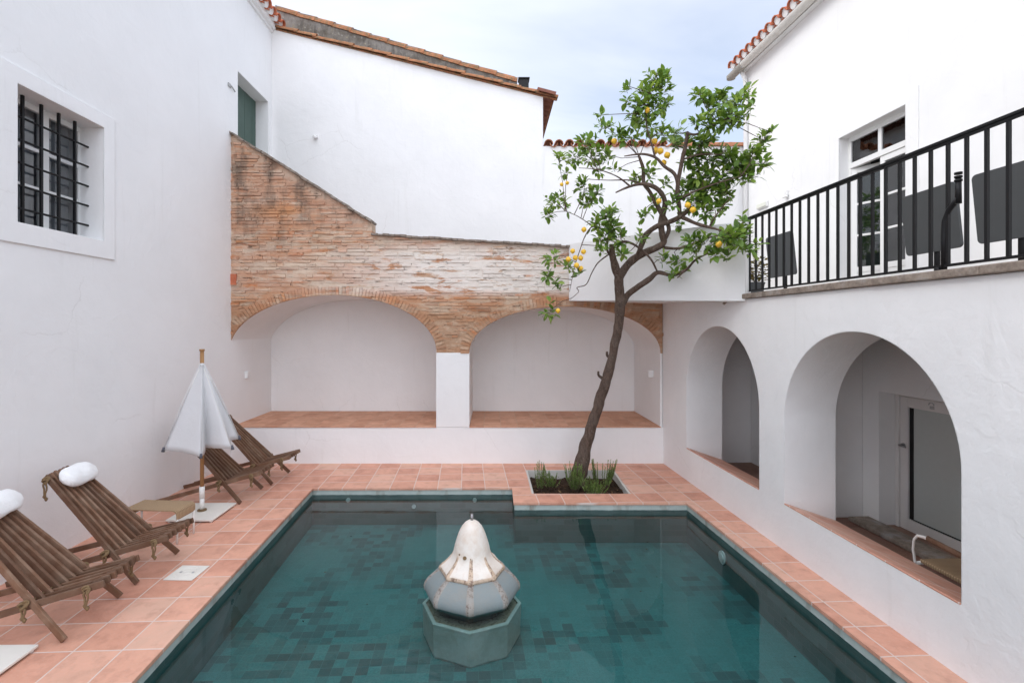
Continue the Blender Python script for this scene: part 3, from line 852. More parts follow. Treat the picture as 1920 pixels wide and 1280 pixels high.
# ================================================================== ARCADE (right) — local frame: x = n, y = -u
def arcade():
    t = thing('arcade_building', 'white arcade wall with two round arches and a terrace on top', 'building', (PR[0], PR[1], 0), AR)
    P = lambda u, z, tt: (tt, -u, z)
    a1 = dict(a=.95, b=2.90, s0=.50, s1=.30, spring=1.42, rise=.985)
    a2 = dict(a=3.36, b=5.27, s0=.50, s1=.30, spring=1.40, rise=.955)
    mb = MB(); arch_wall(mb, [(-.04, 2.80), (2.42, 2.735), (9.2, 2.735)], -.03, [a1, a2], 0, .57, P, 64)
    mb.build('wall', MAT['white_rough'], t, merge=True)
    for A in (a1, a2):
        q = MB(); a, b = A['a']+.003, A['b']-.003
        vs = []
        for u in (a, b):
            vs += [(-.003, -u, .50+.010), (-.003, -u, .492), (.565, -u, .285), (.565, -u, .305+.010)]
        q.add(vs, [(0, 1, 2, 3), (7, 6, 5, 4), (0, 3, 7, 4), (0, 4, 5, 1), (1, 5, 6, 2), (2, 6, 7, 3)])
        q.build('sill', MAT['sill'], t, bevel=.006)
    # rooms behind the arches
    back = dict(a=2.75, b=3.95, s0=-.02, s1=-.02, spring=1.615, rise=0)
    mb = MB(); arch_wall(mb, [(-.2, 2.62), (9.2, 2.62)], -.02, [back], 1.57, 1.90, P)
    mb.build('room_wall', MAT['white'], t, merge=True)
    for ya, yb_ in ((-2.50, -2.40), (-.02, .08), (-9.2, -9.1)): mb = MB(); mb.box(.572, 1.568, ya, yb_, 0, 2.60); mb.build('cross_wall', MAT['white'], t)
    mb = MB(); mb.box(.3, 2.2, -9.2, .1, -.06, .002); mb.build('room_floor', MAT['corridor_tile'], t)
    mb = MB(); mb.box(1.30, 1.565, -4.2, -2.60, .003, .055); mb.build('threshold', MAT['stone'], t, bevel=.01)
    # terrace slab, ceiling of the rooms
    mb = MB()
    mb.prism([(.02, -9.2), (2.31, -9.2), (2.31, 1.56), (.02, 1.56)], 2.64, 2.732)
    mb.build('terrace_floor', MAT['stone'], t)
    mb = MB(); u = 2.40; k = 0
    while u < 9.2:
        L = (.62, .80, .71, .9)[k % 4]; j = random.uniform(-.006, .006)
        mb.box(-.045+j, .30, -min(u+L, 9.2)+.003, -u, 2.738, 2.80+j*.5); u += L; k += 1
    mb.build('terrace_kerb', MAT['stone'], t, bevel=.008)
    # door in the back room
    d = MB(); X = 1.785
    def bx(u0, u1, z0, z1, x0=X, x1=X+.05): d.box(x0, x1, -u1, -u0, z0, z1)
    bx(2.752, 2.80, -.0, 1.61, X-.02, X+.06); bx(3.90, 3.948, 0, 1.61, X-.02, X+.06); bx(2.80, 3.90, 1.575, 1.61, X-.02, X+.06)
    bx(2.804, 2.905, .0, 1.57); bx(3.62, 3.896, 0, 1.57); bx(2.905, 3.62, 1.45, 1.57); bx(2.905, 3.62, 0, .135)
    do = d.build('door', MAT['door_white'], t, bevel=.003)
    g = MB(); g.box(X+.02, X+.03, -3.62, -2.905, .135, 1.45); g.build('glass_panel', MAT['frost'], do)
    g = MB(); g.box(X+.014, X+.019, -2.965, -2.915, .14, 1.446); g.box(X+.014, X+.0188, -3.62, -2.966, .137, .150); g.build('dark_reflection', MAT['black'], do)  # dark reflection along the glass edge, painted in as black strips
    g = MB(); g.tube([(X, -2.85, .99), (X-.05, -2.85, .99)], .012, 10); g.tube([(X-.05, -2.84, .99), (X-.05, -2.93, .985)], .011, 10); g.tube([(X+.001, -2.85, .99), (X-.008, -2.85, .99)], .026, 16)
    g.build('handle', MAT['chrome'], do)
    u0, z0 = RU(1746, 1.78, 760); sgn = MB()
    for k in range(9):
        a0, a1_ = PI*(.05+.1*k), PI*(.05+.1*(k+1))
        sgn.beam((X-.003, -u0+.032*math.cos(a0), z0-.002+.032*math.sin(a0)), (X-.003, -u0+.032*math.cos(a1_), z0-.002+.032*math.sin(a1_)), .004, .010, (1, 0, 0))
    for r_ in range(2):
        for k in range(3):
            yy = -u0+.020-.020*k; zz = z0-.022-.018*r_
            for (dy0, dy1, dz0, dz1) in ((0, .003, 0, .013), (.009, .012, 0, .013), (0, .012, 0, .003), (0, .012, .0055, .0085), (0, .012, .011, .0135)):
                sgn.box(X-.003, X+.001, yy-dy1, yy-dy0, zz+dz0, zz+dz1)
    sgn.build('door_sign', MAT['grey_fitting'], do)
    # terrace parapet running diagonally from the brick wall to the railing
    inv = lambda X_, Y_: ((X_-PR[0])*CA+(Y_-PR[1])*SA, -((X_-PR[0])*SA-(Y_-PR[1])*CA))
    N = 24; pts = []
    for i in range(N+1):
        f = i/N
        x = 1.37 + (3.10-1.37)*f; y = 8.575 + (5.97-8.575)*f
        bow = .05*math.sin(PI*f)
        x -= bow*.83; y -= bow*.55
        pts.append((x, y))
    mb = MB()
    for i in range(N+1):
        f = i/N; x, y = pts[i]
        j = min(i, N-1); dx, dy = pts[j+1][0]-pts[j][0], pts[j+1][1]-pts[j][1]; L = math.hypot(dx, dy)
        nx, ny = -dy/L*.14, dx/L*.14
        zb, zt = 2.85 - .14*f, 3.84 - .16*f
        for (ax, ay, zz) in ((x, y, zb), (x, y, zt), (x+nx, y+ny, zt), (x+nx, y+ny, zb)):
            lx, ly = inv(ax, ay); mb.v.append((lx, ly, zz))
    for i in range(N):
        for k in range(4):
            k2 = (k+1) % 4; mb.f.append((4*i+k, 4*i+k2, 4*i+4+k2, 4*i+4+k)); mb.sm.append(False)
    mb.f += [(3, 2, 1, 0), (4*N, 4*N+1, 4*N+2, 4*N+3)]; mb.sm += [False, False]
    mb.build('parapet', MAT['white'], t, merge=True)
    # corner slab below it
    poly = [inv(x+.03, y+.03) for x, y in pts] + [inv(3.6, 6.1), inv(3.2, 8.7), inv(1.37, 8.7)]
    mb = MB(); n = len(poly)
    zz = [2.845-.14*i/N for i in range(N+1)] + [2.715, 2.80, 2.85]
    mb.add([(x, y, z) for (x, y), z in zip(poly, zz)] + [(x, y, z+.07) for (x, y), z in zip(poly, zz)],
           [tuple(range(n))[::-1], tuple(range(n, 2*n))] + [(i, (i+1) % n, (i+1) % n+n, i+n) for i in range(n)])
    mb.build('corner_slab', MAT['white'], t)
    mb = MB(); mb.box(-.05, .02, -2.40, -2.22, 2.74, 2.79); mb.tube([(-.02, -2.2, 2.74), (-.06, -2.2, 2.69)], .02, 8); mb.build('water_spout', MAT['stone'], t, bevel=.01)
arcade()
# terrace floor over the niches (between brick wall and gable)
mb = MB(); mb.box(-2.0, 3.2, BY+.31, RY-.003, 2.96, 3.0)
tag(mb.build('terrace', MAT['stone']), 'terrace floor behind the brick wall', 'terrace', kind='structure')

def railing():
    t = thing('balcony_railing', 'black iron railing with vertical bars along the terrace edge', 'railing', RW(.06, 2.5, 2.80), AR)
    L = 6.3
    mb = MB(); mb.box(-.022, .022, -L, .04, .925, .943); mb.box(-.012, .012, -L, .04, .905, .925); mb.build('top_rail', MAT['black'], t)
    mb = MB(); mb.box(-.012, .012, -L, .04, .028, .046); mb.build('bottom_rail', MAT['black'], t)
    k = 0; u = .10
    proto = MB(); proto.box(-.0098, .0098, -.0098, .0098, 0, .88)
    first = None
    while u < L - .1:
        if first is None:
            first = proto.build('bar', MAT['black'], t); first.location = (0, -u, .03)
        else:
            c = first.copy(); C.objects.link(c); c.parent = t; c.location = (0, -u, .03)
        u += .1325; k += 1
    mb = MB(); y = -(RU(1797, .06) - 2.5)
    mb.tube([(0, y, .46), (0, y, .64)], [.019, .017], 10)
    for zz in (.615, .64, .665): mb.tube([(0, y, zz), (0, y, zz+.014)], .023, 10)
    pts = [(.0, y, .50), (.0, y+.03, .47), (.0, y+.07, .43), (.0, y+.10, .36), (.0, y+.105, .25), (.0, y+.105, -.01)]
    mb.tube(pts, .0185, 10); mb.tube([(0, y+.15, 0), (0, y+.15, .03)], .02, 8)
    mb.build('brace', MAT['black'], t)
railing()

# ================================================================== RIGHT HOUSE (terrace house)
def right_house():
    t = thing('terrace_house', 'bright white house above the terrace with glazed double door and tiled eave', 'house', (PR[0], PR[1], 2.8), AR)
    N0 = 2.32; ucor = RU(1397, N0); zt = 7.66 - 2.8
    P = lambda u, z, tt: (N0+tt, -u, z)
    ud0, ud1 = RU(1574, N0), RU(1699, N0)
    dr = dict(a=ud0, b=ud1, s0=-.05, s1=-.05, spring=2.50, rise=0)
    mb = MB(); arch_wall(mb, [(ucor, zt), (9.2, zt)], -.05, [dr], 0, .5, P)
    mb.box(N0+.5, N0+5, -ucor-.3, -ucor, -.05, zt)
    mb.build('wall', MAT['white'], t, merge=True)
    sr = MB(); arch_wall(sr, [(ud0-.19, 2.66), (ud1+.19, 2.66)], -.05, [dr], -.012, .001, P); sr.build('door_surround', MAT['white'], t, merge=True)
    # door set
    X = N0+.14; d = MB()
    def bx(m, u0, u1, z0, z1, x0=X, x1=X+.05): m.box(x0, x1, -u1, -u0, z0, z1)
    w = ud1-ud0; um = (ud0+ud1)/2
    bx(d, ud0, ud0+.055, 0, 2.5); bx(d, ud1-.055, ud1, 0, 2.5); bx(d, ud0+.055, ud1-.055, 2.43, 2.5)
    bx(d, ud0+.055, ud1-.055, 2.02, 2.10, X-.012, X+.05); bx(d, um-.03, um+.03, 2.10, 2.43)
    do = d.build('door_frame', MAT['wood_white'], t, bevel=.003)
    g = MB(); bx(g, ud0+.055, um-.03, 2.10, 2.43, X+.02, X+.026); bx(g, um+.03, ud1-.055, 2.10, 2.43, X+.02, X+.026); g.build('transom_pane', MAT['glass'], do)
    def leaf(name, u0, u1, hinge, ang, solidmat):
        L = MB(); wl = u1-u0
        L.box(0, .04, -.075, 0, 0, 2.01); L.box(0, .04, -wl, -wl+.075, 0, 2.01)
        L.box(0, .04, -wl+.075, -.075, 1.93, 2.01); L.box(0, .04, -wl+.075, -.075, 0, .10); L.box(.01, .03, -wl+.075, -.075, .10, .42); L.box(0, .04, -wl+.075, -.075, .42, .50)
        for k in (1, 2): zz = .50+1.43*k/3; L.box(0, .04, -wl+.075, -.075, zz-.016, zz+.016)
        o = L.build(name, MAT['wood_white'], t, bevel=.003)
        o.location = (X+.004, -u0 if hinge == 0 else -u0, 0.005); o.rotation_euler = (0, 0, ang)
        g = MB(); g.box(.018, .023, -wl+.075, -.075, .50, 1.93); g.build('pane', MAT['glass'], o)
        g = MB(); g.box(.030, .034, -wl+.072, -.072, .50, 1.93); g.build('blind', solidmat, o)
        return o
    leaf('door_leaf', um+.004, ud1-.058, 0, 0, MAT['blind'])
    lf = leaf('door_leaf', ud0+.058, um-.004, 0, R(28), MAT['green_dark'])
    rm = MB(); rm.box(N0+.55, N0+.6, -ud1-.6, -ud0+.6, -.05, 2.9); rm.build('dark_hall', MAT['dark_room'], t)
    # eave
    mb = MB(); mb.box(N0-.10, N0+.4, -9.2, -ucor+.02, zt+.002, zt+.10); mb.build('cornice', MAT['white'], t)
    rf = MB(); u = ucor-.02
    while u < 9.2:
        rf.barrel((N0-.30, -u, zt+.155), (N0+.25, -u, zt+.31), .10, .085)
        rf.barrel((N0-.25, -u-.105, zt+.21), (N0+.25, -u-.105, zt+.35), .09, .08, flip=True); u += .215
    for row in range(1, 9):
        u = ucor-.02
        while u < 9.2:
            rf.barrel((N0-.02+.42*(row-1), -u, zt+.26+.125*(row-1)), (N0+.48+.42*(row-1), -u, zt+.40+.125*(row-1)), .10, .085, seg=5); u += .215
    rf.add([(N0-.1, -9.2, zt+.15), (N0-.1, -ucor+.05, zt+.15), (N0+4, -ucor+.05, zt+1.4), (N0+4, -9.2, zt+1.4)], [(0, 1, 2, 3)])
    rf.build('roof', MAT['clay_red'], t)
    mt = MB(); u = ucor-.02
    while u < 9.2: mt.tube([(N0-.26, -u, zt+.172), (N0, -u, zt+.26)], .076, 10); u += .215
    mt.build('mortar', MAT['white'], t)
    # gutter: half pipe
    gu = MB(); pr = []
    gu.barrel((N0-.19, -9.2, zt+.06), (N0-.19, -ucor-.28, zt+.06), .085, .085, seg=10, th=.008, flip=True); gu.build('gutter', MAT['gutter'], t)
    gu = MB(); gu.barrel((N0-.19, -ucor-.27, zt+.055), (N0-.19, -ucor+.22, zt+.045), .092, .092, seg=10, th=.01, flip=True)
    gu.lathe([(.004, zt-.03), (.085, zt-.02), (.09, zt+.05)], 16, c=(N0-.19, -ucor+.20)); gu.build('gutter_end', MAT['gutter_old'], t)
    dp = MB(); dp.tube([(N0-.14, -ucor-.10, zt+.0), (N0-.06, -ucor-.10, zt-.16), (N0-.045, -ucor-.10, zt-.3), (N0-.045, -ucor-.10, 0)], .04, 12); dp.build('downpipe', MAT['white'], t)
right_house()
def on_house(px, py, n=2.32):
    u, z = RU(px, n, py); return RW(n, u, z)
t = thing('emergency_light', 'cream emergency light box on terrace house wall above the railing end', 'light', on_house(1432, 385), AR)
mb = MB(); mb.box(-.05, 0, -.16, .16, -.055, .055); mb.build('housing', MAT['fitting'], t, bevel=.01)
mb = MB(); mb.box(-.065, -.05, -.145, .145, -.042, .042); mb.build('diffuser', MAT['cream_fitting'], t, bevel=.01)
mb = MB(); mb.box(-.05, 0, -.04, .04, -.02, .07); mb.tube([(-.04, 0, -.05), (-.04, 0, -.02)], [.05, .035], 14)
o = mb.build('wall_sensor', MAT['fitting'], bevel=.006); o.location = on_house(1477, 365); o.rotation_euler = (0, 0, AR)
tag(o, 'small white sensor on terrace house wall right of the emergency light', 'sensor')

# terrace tables with tipped-up tops
def table(label, pxl, pyc, ang, n=1.0, first=None):
    u = RU(pxl, n); loc = RW(n, u, 2.735)
    if first: return dup(first, loc, AR+ang, label)
    t = thing('folding_table', label, 'table', loc, AR+ang, 'tip-top tables on the terrace')
    mb = MB(); pts = []
    for cx, cy, a0 in ((.255, .255, 0), (-.255, .255, 90), (-.255, -.255, 180), (.255, -.255, 270)):
        for k in range(6): a = R(a0+18*k); pts.append((cx+.04*math.cos(a), cy+.04*math.sin(a)))
    mb.prism(pts, -.011, .011)
    o = mb.build('table_top', MAT['table'], t, bevel=.003); o.location = (-.03, 0, .66); o.rotation_euler = (0, R(84), 0)
    mb = MB(); mb.tube([(.035, 0, .05), (.035, 0, .64)], .024, 12); mb.box(.0, .07, -.16, .16, .62, .66); mb.build('column', MAT['black'], t)
    for k in range(4):
        a = PI/4+k*PI/2
        mb = MB(); mb.tube([(.035, 0, .10), (.035+.15*math.cos(a), .15*math.sin(a), .085), (.035+.31*math.cos(a), .31*math.sin(a), .012)], [.018, .016, .013], 8)
        mb.build('leg', MAT['black'], t)
    return t
tb = table('small charcoal table with tipped-up top near the potted plant', 1468, 0, R(0))
table('charcoal table with tipped-up top beside the white glazed door', 1750, 0, R(-3), first=tb)
table('charcoal table with tipped-up top cut off by right edge of the photo', 1909, 0, R(2), first=tb)
def pot_plant():
    u = RU(1416, .42); t = thing('potted_plant', 'small potted plant with brown leaves behind the end of the railing', 'plant', RW(.42, u, 2.735), AR)
    mb = MB(); mb.lathe([(.07, 0), (.085, .02), (.11, .22), (.118, .23), (.118, .25), (.10, .25), (.095, .21)], 20); mb.build('pot', MAT['table'], t)
    mb = MB(); rnd = random.Random(3)
    for k in range(240):
        a = rnd.uniform(0, 2*PI); rr = rnd.uniform(0, .15); z = .26+rnd.uniform(0, .30)
        p = Vector((rr*math.cos(a), rr*math.sin(a), z)); d = Vector((math.cos(a), math.sin(a), rnd.uniform(-.4, .8))).normalized()
        L = rnd.uniform(.03, .06); s = d.cross(Vector((rnd.random(), rnd.random(), 1))).normalized()*L*.35
        mb.add([p, p+d*L*.5+s, p+d*L, p+d*L*.5-s], [(0, 1, 2, 3)])
    mb.build('leaves', MAT['dry_leaf'], t)
    mb = MB()
    for k in range(7):
        a = k*.9; mb.tube([(0, 0, .2), (.04*math.cos(a), .04*math.sin(a), .35), (.11*math.cos(a), .11*math.sin(a), .50)], .004, 5)
    mb.build('stem', MAT['bark'], t)
pot_plant()

# woven armchair in the corridor
def corridor_chair():
    t = thing('woven_armchair', 'low woven chair with white tube arms behind the nearer arch', 'chair', RW(1.02, RU(1826, 1.02), 0.004), AR); t.scale = (1, 1, 1.36)
    # local: x = n (away), y = away along wall, seat width along x, facing +y
    mb = MB()
    for k in range(12): pass
    mb.box(-.30, .30, -.34, .20, .185, .215); mb.build('seat', MAT['weave'], t, bevel=.012)
    bk = MB(); bk.add([(-.27, -.34, .22), (.27, -.34, .22), (.27, -.50, .66), (-.27, -.50, .66), (-.27, -.37, .21), (.27, -.37, .21), (.27, -.53, .65), (-.27, -.53, .65)],
                      [(3, 2, 1, 0), (4, 5, 6, 7), (0, 1, 5, 4), (1, 2, 6, 5), (2, 3, 7, 6), (3, 0, 4, 7)]); bk.build('backrest', MAT['weave'], t, bevel=.01)
    for s in (-1, 1):
        a = MB(); a.tube([(s*.32, .22, .0), (s*.32, .22, .16), (s*.32, .245, .26), (s*.32, .235, .33), (s*.32, .20, .365), (s*.32, .14, .375), (s*.32, -.38, .36), (s*.32, -.44, .34), (s*.32, -.46, .28), (s*.32, -.46, 0)], .0105, 10)
        a.build('arm_frame', MAT['metal_white'], t)
        b = MB(); b.tube([(s*.32, .10, .378), (s*.32, -.28, .366)], .019, 10); b.build('armrest', MAT['wood'], t)
    for yy in (.2, -.36): mb = MB(); mb.tube([(-.32, yy, .185), (.32, yy, .185)], .012, 8); mb.build('seat_rail', MAT['metal_white'], t)
corridor_chair()

# ================================================================== DECK CHAIRS
def deck_chair(label, loc, rz):
    t = thing('slatted_deck_chair', label, 'deck chair', loc, rz, 'slatted wooden deck chairs along the white wall')
    foot, topp = Vector((0, 0, .015)), Vector((-.97, 0, .985))
    N = 8
    def yb(tt, s): return s*(.305 - .140*tt)
    for j in range(N):
        s = -1 + 2*j/(N-1); outer_ = j in (0, N-1)
        t0 = 0 if outer_ else .24 + random.uniform(-.01, .01); t1 = 1.0 - .02*abs(s) + random.uniform(-.012, .012)
        p = foot.lerp(topp, t0); q = foot.lerp(topp, t1); p.y = yb(t0, s); q.y = yb(t1, s)
        mb = MB(); mb.beam(p, q, .024, .052, (0, 0, 1))
        mb.build('back_slat', MAT['wood'], t, bevel=.004)
    fr, re = Vector((.23, 0, .395)), Vector((-1.18, 0, .022)); K = 7
    def ys(tt, s): return s*(.215 + .105*tt)
    for j in range(K):
        s = -1 + 2*j/(K-1); outer_ = j in (0, K-1)
        t1 = 1.0 if outer_ else .43 + random.uniform(-.01, .01); t0 = 0 + random.uniform(0, .015) + .02*(1-abs(s))*0
        p = fr.lerp(re, t0); q = fr.lerp(re, t1); p.y = ys(t0, s); q.y = ys(t1, s)
        mb = MB(); mb.beam(p, q, .024, .052, (0, 0, 1))
        mb.build('seat_slat', MAT['wood'], t, bevel=.004)
    # spacers near the free ends
    mb = MB()
    for j in range(N-1):
        s = -1 + 2*(j+.5)/(N-1); tt = .965; p = foot.lerp(topp, tt); p.y = yb(tt, s)
        d = (topp-foot).normalized()*.03; mb = MB(); mb.beam(p-d, p+d, .018, .050); mb.build('back_spacer', MAT['wood'], t)
    for j in range(K-1):
        s = -1 + 2*(j+.5)/(K-1); tt = .05; p = fr.lerp(re, tt); p.y = ys(tt, s)
        d = (re-fr).normalized()*.035; mb = MB(); mb.beam(p-d, p+d, .022, .048); mb.build('seat_spacer', MAT['wood'], t)
    # ropes with knots and hanging ends
    def rope(x, z, half, side, ln, big):
        r_ = MB(); rad = .0085
        r_.tube([(x, -half-.01, z), (x, half+.01, z)], rad, 6)
        for sd in (-1, 1):
            yk = sd*(half+.02)
            for k in range(3 if big else 2):
                c = Vector((x+random.uniform(-.012, .012), yk+sd*.006*k, z+random.uniform(-.012, .012))); pts = []
                a0 = random.uniform(0, 6)
                for i in range(11):
                    a = a0+2*PI*i/10; pts.append(c+Vector((.021*math.cos(a), .012*math.sin(a*2), .021*math.sin(a))))
                r_.tube(pts, rad*1.05, 6)
            for k in (-1, 1):
                pts = [Vector((x+k*.008, yk+sd*.01, z-.01))]
                for i in range(1, 7):
                    pts.append(Vector((x+k*(.010+.006*math.sin(i)), yk+sd*(.012+.004*math.sin(i*1.7)), z-.01-ln*i/6*(1 if k > 0 else .85))))
                r_.tube(pts, rad*.9, 6)
                r_.tube([pts[-1]+Vector((0, 0, .015)), pts[-1], pts[-1]-Vector((0, 0, .02))], [rad*.9, rad*1.9, rad*.8], 6)
        r_.build('rope', MAT['rope'], t)
    rope(-.30, .285, .275, 1, .10, True)
    rope(.12, .365, .225, 1, .13, False)
    rope(-.93, .935, .175, 1, .16, True)
    return t
chairs = [
    ('weathered slatted deck chair cut by left photo edge, nearest the camera', (-3.255, 4.03, .004), R(3)),
    ('weathered slatted deck chair beside the woven stool, white pillow on its back', (-3.29, 4.86, .004), R(1)),
    ('slatted deck chair directly behind the closed parasol', (-3.37, 6.92, .004), R(-1)),
    ('slatted deck chair farthest back, close to the white niche plinth', (-3.30, 7.72, .004), R(-1)),
]
ch0 = deck_chair(*chairs[0])
for lb, lc, rz in chairs[1:]: dup(ch0, lc, rz, lb)

def pillow(label, loc, rz, seed):
    rnd = random.Random(seed); mb = MB(); n, m = 26, 22
    for i in range(n+1):
        a = -1 + 2*i/n
        e = max(0, 1-abs(a)**3.2)**.5
        for k in range(m):
            th = 2*PI*k/m; r1, r2 = .115*e, .068*e
            w = 1 + .13*mnoise.noise(Vector((a*2.2+seed, math.cos(th)*1.3, math.sin(th)*1.3))) + .05*math.sin(th*7+a*3)*abs(a)**3
            mb.v.append((r1*math.cos(th)*w, a*.205, r2*math.sin(th)*w + .012*mnoise.noise(Vector((a*2, seed, 0)))))
    for i in range(n):
        for k in range(m): mb.f.append((i*m+k, i*m+(k+1) % m, (i+1)*m+(k+1) % m, (i+1)*m+k)); mb.sm.append(True)
    o = mb.build('pillow', MAT['terry']); o.location = loc; o.rotation_euler = (0, R(47), rz)
    tag(o, label, 'pillow', 'white head pillows on the deck chairs')
pillow('white terry pillow on the deck chair cut by left photo edge', (-3.255-.80, 4.03, .94), R(3), 1)
pillow('white terry pillow on the deck chair beside the woven stool', (-3.29-.80, 4.87, .935), R(3), 5)

# ================================================================== PARASOL, STOOL, SMALL DECK ITEMS
def plate(label, x0, x1, y0, y1):
    t = thing('parasol_stand', label, 'parasol stand', ((x0+x1)/2, (y0+y1)/2, .002), R(1), 'white parasol stands on the paving')
    w, d = (x1-x0)/2, (y1-y0)/2
    mb = MB(); mb.box(-w, w, -d, d, .016, .036); mb.build('slab', MAT['plate_white'], t, bevel=.004)
    mb = MB(); mb.box(-w+.02, w-.02, -d+.02, d-.02, .004, .0155); mb.build('frame', MAT['grey_fitting'], t)
    for sx in (-1, 1):
        for sy in (-1, 1):
            mb = MB(); mb.tube([(sx*(w-.03), sy*(d-.03), -.002), (sx*(w-.03), sy*(d-.03), .014)], .018, 10); mb.build('foot', MAT['fitting'], t)
    return t
plate('white square parasol stand carrying the closed parasol', -3.98, -3.41, 5.99, 6.58)
plate('empty white square parasol stand in the bottom left corner', -3.93, -3.36, 3.06, 3.645)
def parasol():
    px, py = -3.71, 6.30
    t = thing('parasol', 'half-closed grey white parasol on a wooden pole beside the deck chairs', 'parasol', (px, py, .040))
    mb = MB(); mb.tube([(0, 0, .0), (0, 0, .012)], .055, 20); mb.tube([(0, 0, .012), (0, 0, .02)], .04, 16); mb.build('collar', MAT['rope'], t)
    mb = MB(); mb.tube([(0, 0, .012), (0, 0, .16)], .028, 16); mb.tube([(0, 0, .16), (0, 0, .31)], .032, 16); mb.build('lower_tube', MAT['metal_white'], t)
    mb = MB(); mb.tube([(0, 0, .30), (0, 0, 2.045)], .0235, 14); mb.tube([(0, 0, 2.045), (0, 0, 2.07)], [.031, .031], 14); mb.build('pole', MAT['pole_wood'], t)
    ribs = [(-92, .415, .0), (-2, .43, -.035), (47, .45, .0), (92, .43, .05), (140, .40, .05), (185, .38, .05), (-135, .40, .05)]
    ztop = 1.87; zb0 = .815
    vecs = [Vector((math.sin(R(a+31)), -math.cos(R(a+31)), 0)) for a, _, _ in ribs]
    mb = MB(); NZ, NA = 16, 10; sags = [.04, .78, .45, .2, .2, .2, .15]; cols = []
    n = len(ribs)
    for k in range(n):
        k2 = (k+1) % n
        base = len(mb.v)
        for i in range(NZ+1):
            f = i/NZ
            for j in range(NA+1):
                g = j/NA
                r0, r1 = ribs[k], ribs[k2]
                v = (vecs[k]*r0[1]).lerp(vecs[k2]*r1[1], g)*(f**.93) + Vector((0, 0, 0))
                dp = 1 - sags[k]*math.sin(PI*g)**1.2*min(1, .35+f*.75)
                v = v*dp
                if f == 0: v = (vecs[k].lerp(vecs[k2], g))*.022
                zz = ztop + (zb0 + r0[2]*(1-g) + r1[2]*g + .018*math.sin(PI*g) - ztop)*f
                rr = Vector((v.x, v.y, 0)); 
                if rr.length < .022: rr = (vecs[k].lerp(vecs[k2], g)).normalized()*.022
                mb.v.append((rr.x, rr.y, zz))
        for i in range(NZ):
            for j in range(NA):
                a = base+i*(NA+1)+j; mb.f.append((a, a+1, a+NA+2, a+NA+1)); mb.sm.append(True)
    co = mb.build('canopy', MAT['canvas'], t, solid=.004)
    sm_ = MB()
    for k in range(n):
        p0 = vecs[k]*.024 + Vector((0, 0, ztop+.004)); p1 = vecs[k]*(ribs[k][1]+.003) + Vector((0, 0, zb0+ribs[k][2]+.004))
        sm_.tube([p0, p0.lerp(p1, .5)+vecs[k]*.012, p1], .0055, 6)
    sm_.build('seam', MAT['canvas'], co)
    for k in range(n):
        pk = MB(); p1 = vecs[k]*(ribs[k][1]+.004) + Vector((0, 0, zb0+ribs[k][2]))
        pk.tube([p1+Vector((0, 0, .045))-vecs[k]*.008, p1+Vector((0, 0, -.012))], [.012, .021], 8)
        pk.build('rib_pocket', MAT['canvas_edge'], co)
    for k in range(n):
        rb = MB(); rb.tube([vecs[k]*.03+Vector((0, 0, ztop-.05)), vecs[k]*(ribs[k][1]-.012)+Vector((0, 0, zb0+ribs[k][2]+.02))], .006, 6); rb.build('rib', MAT['metal_white'], t)
    mb = MB(); mb.tube([(0, 0, ztop-.02), (0, 0, ztop+.02)], [.030, .024], 14); mb.build('crown_cap', MAT['canvas'], t)
parasol()
def stool():
    t = thing('woven_stool', 'low woven cord stool on white tube legs by the parasol stand', 'stool', (-3.77, 5.57, .002), R(-4))
    w, d, h = .33, .15, .375
    mb = MB(); n = 9; prof = [(-w-.0, h-.10)] + [(-w+.05-.05*math.cos(PI/2*k/6), h-.05+.05*math.sin(PI/2*k/6)) for k in range(7)] + [(w-.05+.05*math.sin(PI/2*k/6), h-.05+.05*math.cos(PI/2*k/6)) for k in range(7)] + [(w, h-.10)]
    inn = [(x*.955, z-.018) for x, z in prof]
    m = len(prof)
    for yy in (-d, d):
        mb.v += [(x, yy, z) for x, z in prof] + [(x, yy, z) for x, z in inn]
    for i in range(m-1):
        mb.f += [(i, i+1, 2*m+i+1, 2*m+i), (m+i+1, m+i, 3*m+i, 3*m+i+1), (i+1, i, m+i, m+i+1), (2*m+i, 2*m+i+1, 3*m+i+1, 3*m+i)]; mb.sm += [False]*4
    mb.f += [(0, 2*m, 3*m, m), (m-1, 2*m-1, 4*m-1, 3*m-1)]; mb.sm += [False]*2
    mb.build('woven_top', MAT['weave'], t, bevel=.005)
    for sx in (-1, 1):
        for sy in (-1, 1):
            l = MB(); l.tube([(sx*(w-.012), sy*(d-.014), 0), (sx*(w-.012), sy*(d-.014), h-.06)], .0115, 10); l.build('leg', MAT['metal_white'], t)
stool()
def drain():
    t = thing('skimmer_lid', 'square white skimmer lid set in the paving beside the pool', 'drain cover', (-2.955, 4.77, .003), R(-2))
    mb = MB(); mb.box(-.14, .14, -.14, .14, 0, .008); mb.build('frame', MAT['plate_white'], t, bevel=.003)
    mb = MB()
    for r_ in (.115, .085, .03):
        mb.tube([(r_*math.cos(2*PI*k/40), r_*math.sin(2*PI*k/40), .0085) for k in range(41)], .003, 6)
    mb.build('lid_ring', MAT['plate_white'], t)
    mb = MB(); mb.box(.05, .07, -.012, .012, .008, .011); mb.box(-.07, -.05, -.012, .012, .008, .011); mb.build('finger_hole', MAT['grey_fitting'], t)
drain()

